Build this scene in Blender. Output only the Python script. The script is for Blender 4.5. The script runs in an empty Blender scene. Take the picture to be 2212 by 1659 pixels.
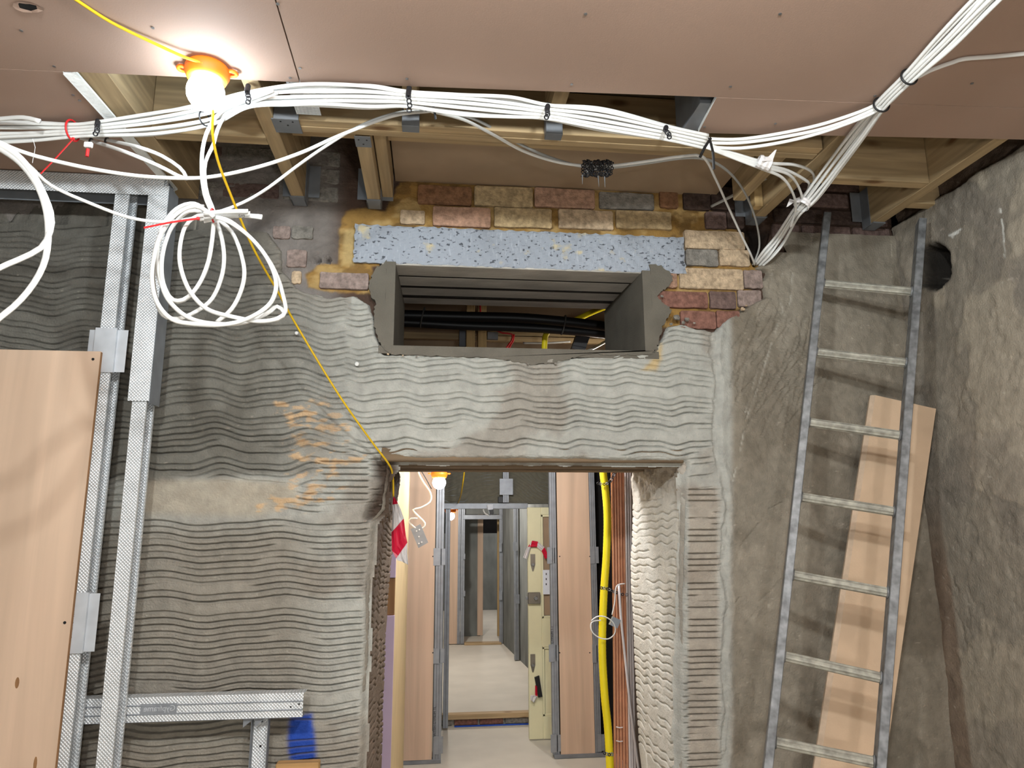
import bpy, math, random
import numpy as np
from mathutils import Vector, Matrix
random.seed(7)
SC = bpy.context.scene
COL = SC.collection
# ------------------------------------------------------------------ camera
IW, IH, FPX = 2212.0, 1659.0, 1535.0
EYE = Vector((0.0, 0.0, 1.72))
PITCH, YAW, ROLL = math.radians(11.1), math.radians(6.36), math.radians(0.25)
F = Vector((math.sin(YAW)*math.cos(PITCH), math.cos(YAW)*math.cos(PITCH), math.sin(PITCH)))
R0 = Vector((math.cos(YAW), -math.sin(YAW), 0))
U0 = R0.cross(F)
RT = R0*math.cos(ROLL) - U0*math.sin(ROLL)
UP = U0*math.cos(ROLL) + R0*math.sin(ROLL)
cd = bpy.data.cameras.new('camera'); cam = bpy.data.objects.new('camera', cd); COL.objects.link(cam)
cd.sensor_fit = 'HORIZONTAL'; cd.sensor_width = 36.0; cd.lens = 36.0*FPX/IW; cd.clip_start = 0.02; cd.clip_end = 100
M = Matrix((RT, UP, -F)).transposed().to_4x4(); M.translation = EYE
cam.matrix_world = M
SC.camera = cam
# ------------------------------------------------------------------ world, exposure, lamps out of view and added fill lights
SC.view_settings.view_transform = 'Standard'; SC.view_settings.look = 'None'
SC.view_settings.gamma = 1.0; SC.view_settings.use_curve_mapping = False
SC.view_settings.exposure = 0.0
SC.cycles.max_bounces = 5; SC.cycles.diffuse_bounces = 3; SC.cycles.adaptive_threshold = 0.025; SC.cycles.glossy_bounces = 2; SC.cycles.transmission_bounces = 2
wd = bpy.data.worlds.new('world'); SC.world = wd; wd.use_nodes = True
wd.node_tree.nodes['Background'].inputs[0].default_value = (0.8, 0.85, 1, 1)
wd.node_tree.nodes['Background'].inputs[1].default_value = 0.05
LAMP_L = 78.0          # radiance of the globe in view
def point(name, loc, watts, col, r=0.06):
    l = bpy.data.lights.new(name, 'POINT'); l.energy = watts; l.color = col; l.shadow_soft_size = r
    o = bpy.data.objects.new(name, l); COL.objects.link(o); o.location = loc; return o
# further festoon lamps of the same string, hung along the ceiling overhead
point('festoon_light_overhead', (0.45, 0.40, 2.74), 78, (0.91, 0.98, 1.0), 0.055)
point('festoon_light_overhead', (-0.50, 0.30, 2.74), 86, (0.91, 0.98, 1.0), 0.055)
point('fill_light_behind', (0.40, -1.3, 1.45), 78, (0.97, 0.98, 0.98), 0.10)  # unseen low fill added to lift the soffit, not one of the string
# unseen fill lights added beyond the doorway (the seen lamps carry their own globes)
point('void_fill_light', (0.9, 3.75, 2.62), 3.0, (1.0, 0.93, 0.8), 0.05)  # unseen light added to brighten the void behind the hopper
point('corridor_fill_light', (0.35, 3.34, 2.22), 30, (0.96, 0.98, 1.0), 0.05)  # unseen light added above the door head to brighten the pipes
point('corridor_fill_light', (0.45, 4.4, 2.28), 48, (0.96, 0.98, 1.0), 0.05)
point('hall_fill_light', (0.2, 8.6, 2.25), 85, (1.0, 0.98, 0.94), 0.05)
point('far_room_fill_light', (0.9, 12.6, 2.3), 70, (0.94, 0.98, 1.0), 0.05)
# ------------------------------------------------------------------ geometry helpers
def ray(px, py):
    return F + RT*((px-IW/2)/FPX) + UP*((IH/2-py)/FPX)
def W(px, py, Y):                       # point of the plane y = Y behind a pixel of the survey photo
    d = ray(px, py); return EYE + d*(Y/d.y)
def Zp(px, py, z):
    d = ray(px, py); return EYE + d*((z-EYE.z)/d.z)
def Xp(px, py, x):
    d = ray(px, py); return EYE + d*(x/d.x)
def proj(X, Y, Z):
    X = np.asarray(X)-EYE.x; Y = np.asarray(Y)-EYE.y; Z = np.asarray(Z)-EYE.z
    a = X*RT.x+Y*RT.y+Z*RT.z; b = X*UP.x+Y*UP.y+Z*UP.z; c = X*F.x+Y*F.y+Z*F.z
    return IW/2+a/c*FPX, IH/2-b/c*FPX
ORG = {}
def reg(o, parent):
    if parent is not None:
        o.parent = parent
        ORG[o] = ORG[parent]
    else:
        ORG.setdefault(o, Vector((0, 0, 0)))
def tag(o, label=None, cat=None, group=None, kind=None):
    if label: o['label'] = label
    if cat: o['category'] = cat
    if group: o['group'] = group
    if kind: o['kind'] = kind
    return o
def thing(name, label, cat, loc=(0, 0, 0), group=None):
    o = bpy.data.objects.new(name, None); COL.objects.link(o); o.empty_display_size = 0.05
    o.location = loc; ORG[o] = Vector(loc)
    return tag(o, label, cat, group)
class MB:
    def __init__(s): s.v = []; s.f = []; s.m = []; s.mi = 0
    def add(s, vs, fs):
        n = len(s.v); s.v += [Vector(v) for v in vs]
        for f in fs: s.f.append([i+n for i in f]); s.m.append(s.mi)
        return s
    def box(s, a, b):
        x0, y0, z0 = [min(p, q) for p, q in zip(a, b)]; x1, y1, z1 = [max(p, q) for p, q in zip(a, b)]
        return s.hexa([(x0,y0,z0),(x1,y0,z0),(x1,y1,z0),(x0,y1,z0),(x0,y0,z1),(x1,y0,z1),(x1,y1,z1),(x0,y1,z1)])
    def hexa(s, v):
        return s.add(v, [(0,3,2,1),(4,5,6,7),(0,1,5,4),(1,2,6,5),(2,3,7,6),(3,0,4,7)])
    def cbox(s, a, b, c=0.002):          # chamfered box
        lo = [min(p, q) for p, q in zip(a, b)]; hi = [max(p, q) for p, q in zip(a, b)]
        vs = {}
        out = []
        for ix in (0, 1):
            for iy in (0, 1):
                for iz in (0, 1):
                    P = [(lo, hi)[i][k] for k, i in enumerate((ix, iy, iz))]
                    D = [(1 if i == 0 else -1)*c for i in (ix, iy, iz)]
                    for k in range(3):
                        q = [P[j]+(0 if j == k else D[j]) for j in range(3)]
                        vs[(ix, iy, iz, k)] = len(out); out.append(q)
        fs = []
        for k in range(3):
            a1, a2 = [j for j in range(3) if j != k]
            for s_ in (0, 1):
                idx = []
                for (u, w) in ((0, 0), (1, 0), (1, 1), (0, 1)):
                    t = [0, 0, 0]; t[k] = s_; t[a1] = u; t[a2] = w
                    idx.append(vs[(*t, k)])
                fs.append(idx)
            for u in (0, 1):
                for w in (0, 1):
                    t0 = [0, 0, 0]; t0[a1] = u; t0[a2] = w; t1 = list(t0); t1[k] = 1
                    fs.append([vs[(*t0, a1)], vs[(*t1, a1)], vs[(*t1, a2)], vs[(*t0, a2)]])
        for ix in (0, 1):
            for iy in (0, 1):
                for iz in (0, 1): fs.append([vs[(ix, iy, iz, k)] for k in range(3)])
        return s.add(out, fs)
    def prism(s, poly, off):             # planar polygon of 3d points extruded by a vector
        n = len(poly); off = Vector(off)
        vs = [Vector(p) for p in poly]+[Vector(p)+off for p in poly]
        fs = [list(range(n)), list(range(2*n-1, n-1, -1))]+[(i, n+i, n+(i+1) % n, (i+1) % n) for i in range(n)]
        return s.add(vs, fs)
    def tube(s, pts, r, sides=8, cap=True, flat=1.0, rib=None, up=None):
        pts = [Vector(p) for p in pts]; n = len(pts); base = len(s.v)
        prev = None; rings = []
        for i, p in enumerate(pts):
            t = (pts[min(i+1, n-1)]-pts[max(i-1, 0)])
            if t.length < 1e-9: t = Vector((0, 0, 1))
            t.normalize()
            if prev is None:
                a = up or (Vector((0, 0, 1)) if abs(t.z) < 0.9 else Vector((1, 0, 0)))
                nrm = (Vector(a)-t*t.dot(Vector(a))).normalized()
            else:
                nrm = (prev-t*t.dot(prev))
                nrm = nrm.normalized() if nrm.length > 1e-6 else prev
            prev = nrm; bn = t.cross(nrm)
            rr = r(i/(n-1)) if callable(r) else r
            if rib and i % 2: rr *= rib
            rings.append([p+nrm*(math.cos(2*math.pi*k/sides)*rr)+bn*(math.sin(2*math.pi*k/sides)*rr*flat) for k in range(sides)])
        vs = [v for rg in rings for v in rg]; fs = []
        for i in range(n-1):
            for k in range(sides):
                a = i*sides+k; b = i*sides+(k+1) % sides
                fs.append((a, b, b+sides, a+sides))
        if cap: fs += [list(range(sides))[::-1], list(range((n-1)*sides, n*sides))]
        return s.add(vs, fs)
    def lathe(s, prof, c, axis=(0, 0, 1), seg=24):
        ax = Vector(axis).normalized(); a = Vector((1, 0, 0)) if abs(ax.x) < 0.9 else Vector((0, 1, 0))
        u = (a-ax*a.dot(ax)).normalized(); w = ax.cross(u); c = Vector(c)
        vs = []; fs = []
        for (r, h) in prof:
            for k in range(seg):
                t = 2*math.pi*k/seg; vs.append(c+ax*h+u*(r*math.cos(t))+w*(r*math.sin(t)))
        for i in range(len(prof)-1):
            for k in range(seg):
                p = i*seg+k; q = i*seg+(k+1) % seg; fs.append((p, q, q+seg, p+seg))
        return s.add(vs, fs)
    def ring(s, c, axis, R, r, seg=20, sides=6, sx=1.0, up=None):
        ax = Vector(axis).normalized(); a = Vector(up) if up else (Vector((0, 0, 1)) if abs(ax.z) < 0.9 else Vector((1, 0, 0)))
        u = (a-ax*a.dot(ax)).normalized(); w = ax.cross(u); c = Vector(c)
        vs = []; fs = []
        for i in range(seg):
            t = 2*math.pi*i/seg; d = u*math.cos(t)*sx+w*math.sin(t); dn = u*math.cos(t)+w*math.sin(t)
            for k in range(sides):
                p = 2*math.pi*k/sides; vs.append(c+d*R+dn*(r*math.cos(p))+ax*(r*math.sin(p)))
        for i in range(seg):
            for k in range(sides):
                a0 = i*sides+k; a1 = i*sides+(k+1) % sides; b0 = ((i+1) % seg)*sides+k; b1 = ((i+1) % seg)*sides+(k+1) % sides
                fs.append((a0, b0, b1, a1))
        return s.add(vs, fs)
    def build(s, name, mat, parent=None, smooth=False, label=None):
        o0 = ORG[parent] if parent is not None else Vector((0, 0, 0))
        me = bpy.data.meshes.new(name)
        me.from_pydata([tuple(v-o0) for v in s.v], [], s.f)
        mats = mat if isinstance(mat, (list, tuple)) else [mat]
        for m in mats: me.materials.append(m)
        if len(mats) > 1: me.polygons.foreach_set('material_index', s.m)
        if smooth: me.polygons.foreach_set('use_smooth', [True]*len(me.polygons))
        me.update()
        import bmesh
        bm = bmesh.new(); bm.from_mesh(me); bmesh.ops.recalc_face_normals(bm, faces=bm.faces); bm.to_mesh(me); bm.free()
        o = bpy.data.objects.new(name, me); COL.objects.link(o); reg(o, parent)
        if label: o['label'] = label
        return o
def spline(pts, step=0.02):
    P = [Vector(p) for p in pts]; out = []
    for i in range(len(P)-1):
        p0 = P[max(i-1, 0)]; p1 = P[i]; p2 = P[i+1]; p3 = P[min(i+2, len(P)-1)]
        n = max(2, int((p2-p1).length/step))
        for k in range(n):
            t = k/n; t2 = t*t; t3 = t2*t
            out.append(0.5*((2*p1)+(p2-p0)*t+(2*p0-5*p1+4*p2-p3)*t2+(3*p1-p0-3*p2+p3)*t3))
    out.append(P[-1]); return out
# ------------------------------------------------------------------ numpy noise
def vnoise(x, y, seed=0):
    xi = np.floor(x).astype(np.int64); yi = np.floor(y).astype(np.int64)
    fx = x-xi; fy = y-yi; fx = fx*fx*(3-2*fx); fy = fy*fy*(3-2*fy)
    def h(a, b):
        n = (a*374761393+b*668265263+seed*1442695041) & 0x7fffffff
        n = ((n ^ (n >> 13))*1274126177) & 0x7fffffff
        n = (n ^ (n >> 16)) & 0xffff
        return n/65535.0
    return (h(xi, yi)*(1-fx)+h(xi+1, yi)*fx)*(1-fy)+(h(xi, yi+1)*(1-fx)+h(xi+1, yi+1)*fx)*fy
def fbm(x, y, seed=0, o=4):
    s = 0; a = 0.5
    for i in range(o): s = s+a*(vnoise(x, y, seed+i*17)-0.5); x = x*2.03; y = y*2.03; a *= 0.55
    return s*2
def sstep(a, b, x):
    t = np.clip((x-a)/(b-a), 0, 1); return t*t*(3-2*t)
def sdpoly(px, py, poly):                # signed distance, negative inside
    d = np.full(px.shape, 1e9); ins = np.zeros(px.shape, bool)
    n = len(poly)
    for i in range(n):
        x0, y0 = poly[i]; x1, y1 = poly[(i+1) % n]
        ex, ey = x1-x0, y1-y0; L = ex*ex+ey*ey+1e-12
        t = np.clip(((px-x0)*ex+(py-y0)*ey)/L, 0, 1)
        d = np.minimum(d, (px-x0-t*ex)**2+(py-y0-t*ey)**2)
        c = ((y0 > py) != (y1 > py)) & (px < (x1-x0)*(py-y0)/((y1-y0) if abs(y1-y0) > 1e-9 else 1e-9)+x0)
        ins ^= c
    d = np.sqrt(d); return np.where(ins, -d, d)
def sdline(px, py, pts):
    d = np.full(px.shape, 1e9)
    for (x0, y0), (x1, y1) in zip(pts[:-1], pts[1:]):
        ex, ey = x1-x0, y1-y0; L = ex*ex+ey*ey+1e-12
        t = np.clip(((px-x0)*ex+(py-y0)*ey)/L, 0, 1)
        d = np.minimum(d, (px-x0-t*ex)**2+(py-y0-t*ey)**2)
    return np.sqrt(d)
def gridmesh(name, X, Y, Z, keep, col, mat, parent=None, smooth=True):
    n, m = X.shape
    idx = np.arange(n*m).reshape(n, m)
    q = np.stack([idx[:-1, :-1], idx[:-1, 1:], idx[1:, 1:], idx[1:, :-1]], -1)
    if keep is not None: q = q[keep]
    q = q.reshape(-1, 4)
    used = np.zeros(n*m, bool); used[q.ravel()] = True
    mp = np.cumsum(used)-1; q = mp[q]
    P = np.stack([X, Y, Z], -1).reshape(-1, 3)[used].astype(np.float32)
    C = np.concatenate([col.reshape(-1, 3), np.ones((n*m, 1))], 1)[used].astype(np.float32)
    me = bpy.data.meshes.new(name)
    me.vertices.add(len(P)); me.vertices.foreach_set('co', P.ravel())
    me.loops.add(q.size); me.loops.foreach_set('vertex_index', q.ravel().astype(np.int32))
    me.polygons.add(len(q)); me.polygons.foreach_set('loop_start', np.arange(0, q.size, 4, dtype=np.int32))
    me.polygons.foreach_set('loop_total', np.full(len(q), 4, np.int32))
    me.polygons.foreach_set('use_smooth', np.full(len(q), smooth, bool))
    a = me.color_attributes.new('Col', 'FLOAT_COLOR', 'POINT'); a.data.foreach_set('color', C.ravel())
    me.materials.append(mat); me.update(calc_edges=True); me.validate()
    o = bpy.data.objects.new(name, me); COL.objects.link(o); reg(o, parent)
    return o
# ------------------------------------------------------------------ materials
def lin(c):
    return tuple(((v/255)/12.92 if v/255 <= 0.04045 else ((v/255+0.055)/1.055)**2.4) for v in c)
def mat(name, rgb, rough=0.8, metal=0.0, var=0.15, scale=8.0, bump=0.0, bscale=60.0, stretch=(1, 1, 1), spec=0.3, attr=False, rgb2=None, detail=2.0):
    m = bpy.data.materials.new(name); m.use_nodes = True; nt = m.node_tree; N = nt.nodes; L = nt.links
    b = N['Principled BSDF']; b.inputs['Roughness'].default_value = rough; b.inputs['Metallic'].default_value = metal
    b.inputs['Specular IOR Level'].default_value = spec
    tc = N.new('ShaderNodeTexCoord'); mp = N.new('ShaderNodeMapping'); mp.inputs['Scale'].default_value = stretch
    L.new(tc.outputs['Object'], mp.inputs['Vector'])
    nz = N.new('ShaderNodeTexNoise'); nz.inputs['Scale'].default_value = scale; nz.inputs['Detail'].default_value = detail
    L.new(mp.outputs['Vector'], nz.inputs['Vector'])
    c = lin(rgb) if max(rgb) > 1.001 else rgb
    rp = N.new('ShaderNodeValToRGB'); rp.color_ramp.elements[0].position = 0.3; rp.color_ramp.elements[1].position = 0.7
    c2 = lin(rgb2) if rgb2 else tuple(min(1, v*(1+var)) for v in c)
    c1 = tuple(v*(1-var) for v in c) if not rgb2 else c
    rp.color_ramp.elements[0].color = (*c1, 1); rp.color_ramp.elements[1].color = (*c2, 1)
    L.new(nz.outputs['Fac'], rp.inputs['Fac'])
    out = rp.outputs['Color']
    if attr:
        at = N.new('ShaderNodeAttribute'); at.attribute_name = 'Col'
        mx = N.new('ShaderNodeMix'); mx.data_type = 'RGBA'; mx.blend_type = 'MULTIPLY'; mx.inputs['Factor'].default_value = 1.0
        L.new(out, mx.inputs[6]); L.new(at.outputs['Color'], mx.inputs[7]); out = mx.outputs[2]
    L.new(out, b.inputs['Base Color'])
    if bump:
        n2 = N.new('ShaderNodeTexNoise'); n2.inputs['Scale'].default_value = bscale; n2.inputs['Detail'].default_value = 2
        L.new(mp.outputs['Vector'], n2.inputs['Vector'])
        bp = N.new('ShaderNodeBump'); bp.inputs['Strength'].default_value = bump; bp.inputs['Distance'].default_value = 0.004
        L.new(n2.outputs['Fac'], bp.inputs['Height']); L.new(bp.outputs['Normal'], b.inputs['Normal'])
    return m
def wood(name, rgb, axis='y', dark=0.72, knots=True, rough=0.7, fine=1.0):
    m = mat(name, rgb, rough=rough, var=0.0, spec=0.25); nt = m.node_tree; N = nt.nodes; L = nt.links
    b = N['Principled BSDF']; c = lin(rgb)
    tc = N.new('ShaderNodeTexCoord'); mp = N.new('ShaderNodeMapping')
    s = {'x': (1.2, 22, 22), 'y': (22, 1.2, 22), 'z': (22, 22, 1.2)}[axis]
    mp.inputs['Scale'].default_value = tuple(v*fine for v in s)
    L.new(tc.outputs['Object'], mp.inputs['Vector'])
    n1 = N.new('ShaderNodeTexNoise'); n1.inputs['Scale'].default_value = 1.6; n1.inputs['Detail'].default_value = 4; n1.inputs['Distortion'].default_value = 0.6
    L.new(mp.outputs['Vector'], n1.inputs['Vector'])
    rp = N.new('ShaderNodeValToRGB'); rp.color_ramp.elements[0].position = 0.32; rp.color_ramp.elements[1].position = 0.66
    rp.color_ramp.elements[0].color = (*[v*dark for v in c], 1); rp.color_ramp.elements[1].color = (*[min(1, v*1.12) for v in c], 1)
    L.new(n1.outputs['Fac'], rp.inputs['Fac']); out = rp.outputs['Color']
    if knots:
        m2 = N.new('ShaderNodeMapping'); s2 = {'x': (3.2, 9, 9), 'y': (9, 3.2, 9), 'z': (9, 9, 3.2)}[axis]; m2.inputs['Scale'].default_value = s2
        L.new(tc.outputs['Object'], m2.inputs['Vector'])
        vo = N.new('ShaderNodeTexVoronoi'); vo.inputs['Scale'].default_value = 1.0; L.new(m2.outputs['Vector'], vo.inputs['Vector'])
        r2 = N.new('ShaderNodeValToRGB'); r2.color_ramp.elements[0].position = 0.07; r2.color_ramp.elements[1].position = 0.16
        r2.color_ramp.elements[0].color = (0.32, 0.2, 0.12, 1); r2.color_ramp.elements[1].color = (1, 1, 1, 1)
        L.new(vo.outputs['Distance'], r2.inputs['Fac'])
        mx = N.new('ShaderNodeMix'); mx.data_type = 'RGBA'; mx.blend_type = 'MULTIPLY'; mx.inputs['Factor'].default_value = 0.85
        L.new(out, mx.inputs[6]); L.new(r2.outputs['Color'], mx.inputs[7]); out = mx.outputs[2]
    L.new(out, b.inputs['Base Color']); return m
def metalmat(name, rgb, rough=0.38, knurl=0.0, kscale=260.0, metal=0.85):
    m = mat(name, rgb, rough=rough, metal=metal, var=0.12, scale=14, spec=0.5); nt = m.node_tree; N = nt.nodes; L = nt.links
    if knurl:
        tc = N.new('ShaderNodeTexCoord'); mp = N.new('ShaderNodeMapping'); mp.inputs['Rotation'].default_value = (0.0, math.radians(45), 0.0)
        L.new(tc.outputs['Object'], mp.inputs['Vector'])
        vo = N.new('ShaderNodeTexVoronoi'); vo.inputs['Scale'].default_value = kscale; vo.inputs['Randomness'].default_value = 0.0
        L.new(mp.outputs['Vector'], vo.inputs['Vector'])
        bp = N.new('ShaderNodeBump'); bp.inputs['Strength'].default_value = knurl; bp.inputs['Distance'].default_value = 0.004; bp.invert = True
        L.new(vo.outputs['Distance'], bp.inputs['Height']); L.new(bp.outputs['Normal'], N['Principled BSDF'].inputs['Normal'])
    return m
def emit(name, rgb, strength):
    m = bpy.data.materials.new(name); m.use_nodes = True; nt = m.node_tree
    b = nt.nodes['Principled BSDF']; b.inputs['Base Color'].default_value = (0.9, 0.9, 0.9, 1)
    b.inputs['Emission Color'].default_value = (*rgb, 1); b.inputs['Emission Strength'].default_value = strength
    return m
PL = (1.0, 1.0, 1.0)
m_plaster = mat('sand_cement_plaster', PL, 0.92, var=0.14, scale=26, bump=0.7, bscale=150, attr=True, spec=0.2)
m_bed = mat('rough_mortar', PL, 0.95, var=0.22, scale=22, bump=0.9, bscale=120, attr=True, spec=0.15)
m_core = mat('old_masonry_core', (70, 60, 52), 0.95, var=0.2, bump=0.6)
m_fresh = mat('fresh_cement', (104, 98, 88), 0.9, var=0.12, scale=9, bump=0.45, bscale=200)
m_lintel = mat('concrete_lintel', (158, 163, 172), 0.85, var=0.07, scale=5, bump=0.55, bscale=110)
m_lintel2 = mat('concrete_lintel_soffit', (192, 186, 178), 0.9, var=0.22, scale=11, bump=0.6, bscale=90, stretch=(0.4, 1, 1))
m_board = mat('pink_plasterboard', (166, 139, 123), 0.75, var=0.035, scale=3, bump=0.06, bscale=240, spec=0.3)
m_boardedge = mat('gypsum_edge', (225, 224, 220), 0.9, var=0.06, scale=30, bump=0.4, bscale=90)
m_brownboard = mat('old_brown_board', (160, 137, 112), 0.8, var=0.09, scale=6, bump=0.08)
m_deck = mat('floor_deck_underside', (96, 82, 62), 0.85, var=0.2, scale=4)
m_joist = wood('sawn_timber_y', (182, 157, 120), 'y')
m_joistx = wood('sawn_timber_x', (186, 160, 122), 'x')
m_timberz = wood('sawn_timber_z', (196, 166, 118), 'z')
m_ply = wood('plywood_sheet', (206, 178, 154), 'z', dark=0.88, knots=False, fine=0.35)
m_plyedge = wood('plywood_edge', (150, 110, 74), 'z', knots=False)
m_galv = metalmat('galvanised_steel', (150, 154, 160), 0.48, metal=0.4)
m_clip = metalmat('bright_clip_steel', (196, 199, 204), 0.5, metal=0.25)
m_galvdark = metalmat('galvanised_hanger', (132, 135, 140), 0.55, metal=0.35)
m_knurl = metalmat('knurled_steel', (222, 224, 226), 0.42, knurl=1.0, kscale=135, metal=0.35)
m_alu = mat('worn_aluminium', (98, 98, 99), 0.5, metal=0.3, var=0.3, scale=34, spec=0.5, rgb2=(146, 147, 148))
m_rung = mat('plaster_smeared_rung', (160, 156, 144), 0.6, metal=0.15, var=0.3, scale=40, bump=0.3, bscale=120)
m_white = mat('white_cable_sheath', (226, 224, 220), 0.45, var=0.03, spec=0.45)
m_grey = mat('grey_cable_sheath', (168, 166, 162), 0.5, var=0.04, spec=0.4)
m_black = mat('black_plastic', (24, 23, 24), 0.45, var=0.1, spec=0.4)
m_blackm = metalmat('black_banding', (38, 37, 40), 0.5, metal=0.3)
m_red = mat('red_plastic', (214, 44, 46), 0.45, var=0.06, spec=0.4)
m_yellow = mat('yellow_flex', (216, 174, 26), 0.5, var=0.05, spec=0.4)
m_yellowpipe = mat('yellow_pipe', (236, 212, 30), 0.45, var=0.05, spec=0.4)
m_orange = mat('orange_plastic', (244, 120, 26), 0.5, var=0.05, spec=0.4)
m_copper = metalmat('copper', (216, 156, 122), 0.3, metal=0.45)
m_whitepipe = mat('white_pipe', (216, 206, 204), 0.4, var=0.03, spec=0.45)
m_lilac = mat('lilac_board', (200, 178, 202), 0.8, var=0.03)
m_cream = mat('cream_board', (212, 190, 146), 0.8, var=0.05)
m_doorpaint = mat('cream_gloss_paint', (228, 222, 184), 0.5, var=0.03, spec=0.4)
m_nickel = metalmat('tarnished_nickel', (138, 130, 118), 0.4, metal=0.7)
m_floor = mat('dusty_concrete_floor', (214, 208, 194), 0.9, var=0.06, scale=3, bump=0.2, bscale=30)
m_farplaster = mat('far_grey_plaster', (120, 122, 118), 0.95, var=0.25, scale=5, bump=0.8, bscale=16, stretch=(1, 1, 0.45))
m_offcut = mat('plasterboard_offcut', (198, 170, 142), 0.85, var=0.08, scale=9, bump=0.15, bscale=150)
m_offedge = mat('offcut_edge', (200, 176, 152), 0.9, var=0.1, scale=40)
m_paper = mat('white_paper', (226, 230, 238), 0.8, var=0.02)
m_ink = mat('dark_print', (36, 36, 40), 0.7, var=0.05)
m_blue = mat('blue_plastic_sheet', (40, 84, 190), 0.5, var=0.1)
m_tapew = mat('white_tape_film', (222, 216, 214), 0.35, var=0.05, spec=0.5)
m_taper = mat('red_tape_film', (206, 30, 62), 0.35, var=0.06, spec=0.5)
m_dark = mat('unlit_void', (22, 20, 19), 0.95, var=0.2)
m_screw = metalmat('steel_screw', (150, 150, 150), 0.35, metal=0.8)
m_globe = emit('lit_globe', (0.74, 0.89, 1.0), LAMP_L)
m_globe2 = emit('lit_globe_beyond', (0.95, 0.98, 1.0), 70.0)
# ================================================================== SETTING
YW, YB = 2.60, 3.15                       # front face and back face of the thick wall
XL = -2.35                                # left wall of the room
XR = W(1935, 480, YW).x                   # right wall of the room
YBACK = -2.7
ZC = 2.905                                # underside of the ceiling boards
ZJ = 2.92                                 # underside of the joists
ZD = 3.22                                 # underside of the deck
xd0, xd1 = W(838, 1300, YW).x, W(1470, 1300, YW).x      # doorway
zd = W(1100, 998, YW).z
xh0, xh1 = W(832, 660, YW).x, W(1408, 660, YW).x        # hopper opening
zh0, zh1 = W(1100, 752, YW).z, W(1100, 574, YW).z
zbed0 = W(1100, 560, YW).z

# ---- front wall core
mb = MB(); xa = W(772, 1659, YW).x-0.04; xb = max(xd1, xh1)+0.08
mb.box((XL, 2.70, 0), (xa, YB, ZD)); mb.box((xb, 2.70, 0), (XR+0.25, YB, ZD))
mb.box((xa, 2.70, zd+0.03), (xb, YB, zh0-0.03)); mb.box((xa, 2.70, zh1+0.22), (xb, YB, ZD))
mb.box((xa, 2.70, zh0-0.03), (xh0-0.03, YB, zh1+0.22)); mb.box((xh1+0.03, 2.70, zh0-0.03), (xb, YB, zh1+0.22))

wall_front = tag(mb.build('wall_front', m_core), kind='structure')

# ---- plaster coat: a relief modelled as one continuous skin with combed grooves
EXPO = [(-400, 250), (-400, 425), (345, 432), (480, 448), (560, 472), (600, 520), (613, 545), (610, 578), (640, 614), (662, 626), (715, 636), (770, 634), (800, 655),
        (812, 680), (815, 720), (832, 758), (1000, 762), (1240, 768), (1405, 756), (1425, 735), (1445, 700), (1475, 692), (1512, 704), (1545, 708), (1562, 690), (1600, 664), (1652, 638), (1640, 606), (1656, 588), (1624, 578),
        (1660, 556), (1690, 520), (1705, 488), (1790, 492), (1850, 484), (1920, 494), (1945, 470), (2100, 380), (2300, 250)]
DOOR = [(840, 998), (860, 1010), (838, 1040), (836, 1100), (812, 1130), (800, 1300), (797, 1420), (790, 1520), (786, 1700), (770, 2600), (1460, 2600), (1462, 1700), (1466, 1300), (1474, 1120), (1470, 1030), (1478, 1004), (1400, 1002), (1100, 1000)]
def axisvals(segs):
    out = []
    for a, b, s in segs: out.append(np.arange(a, b-1e-9, s))
    out.append(np.array([segs[-1][1]])); return np.concatenate(out)
def cluster(vals, lo, hi, step, cstep):
    return axisvals([s for s in ((vals[0], lo, cstep), (lo, hi, step), (hi, vals[1], cstep)) if s[1]-s[0] > 1e-6])
def groove_field(x, z, sp, A, lam, ph, P, sig, seed, n=7):
    wob = A*np.sin(2*np.pi*x/lam+ph+2.2*np.sin(z*3.1))+0.35*A*np.sin(2*np.pi*x/(lam*0.47)+z*5)+0.012*fbm(x*1.3, z*0.8, seed, 2)
    zz = z+wob+0.0011*fbm(x*60, z*8, seed+5, 2)
    j = np.floor(zz/P); loc = zz-j*P
    t = (loc-0.010)/sp; k = np.floor(t); fr = (t-k-0.5)*sp
    ok = (loc > 0.010) & (k < n)
    hsh = np.abs(np.sin(j*12.9898+k*78.233+seed)*43758.5453) % 1.0
    br = vnoise(x*5.0+hsh*50, j*3.1+k*1.7, seed+9)
    st = np.where(ok, 0.55+0.45*hsh, 0)*sstep(0.08, 0.26, br)
    g = np.exp(-(fr/sig)**2)*st; lip = np.exp(-((fr+2.2*sig)/(1.2*sig))**2)*st
    return g, lip
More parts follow.
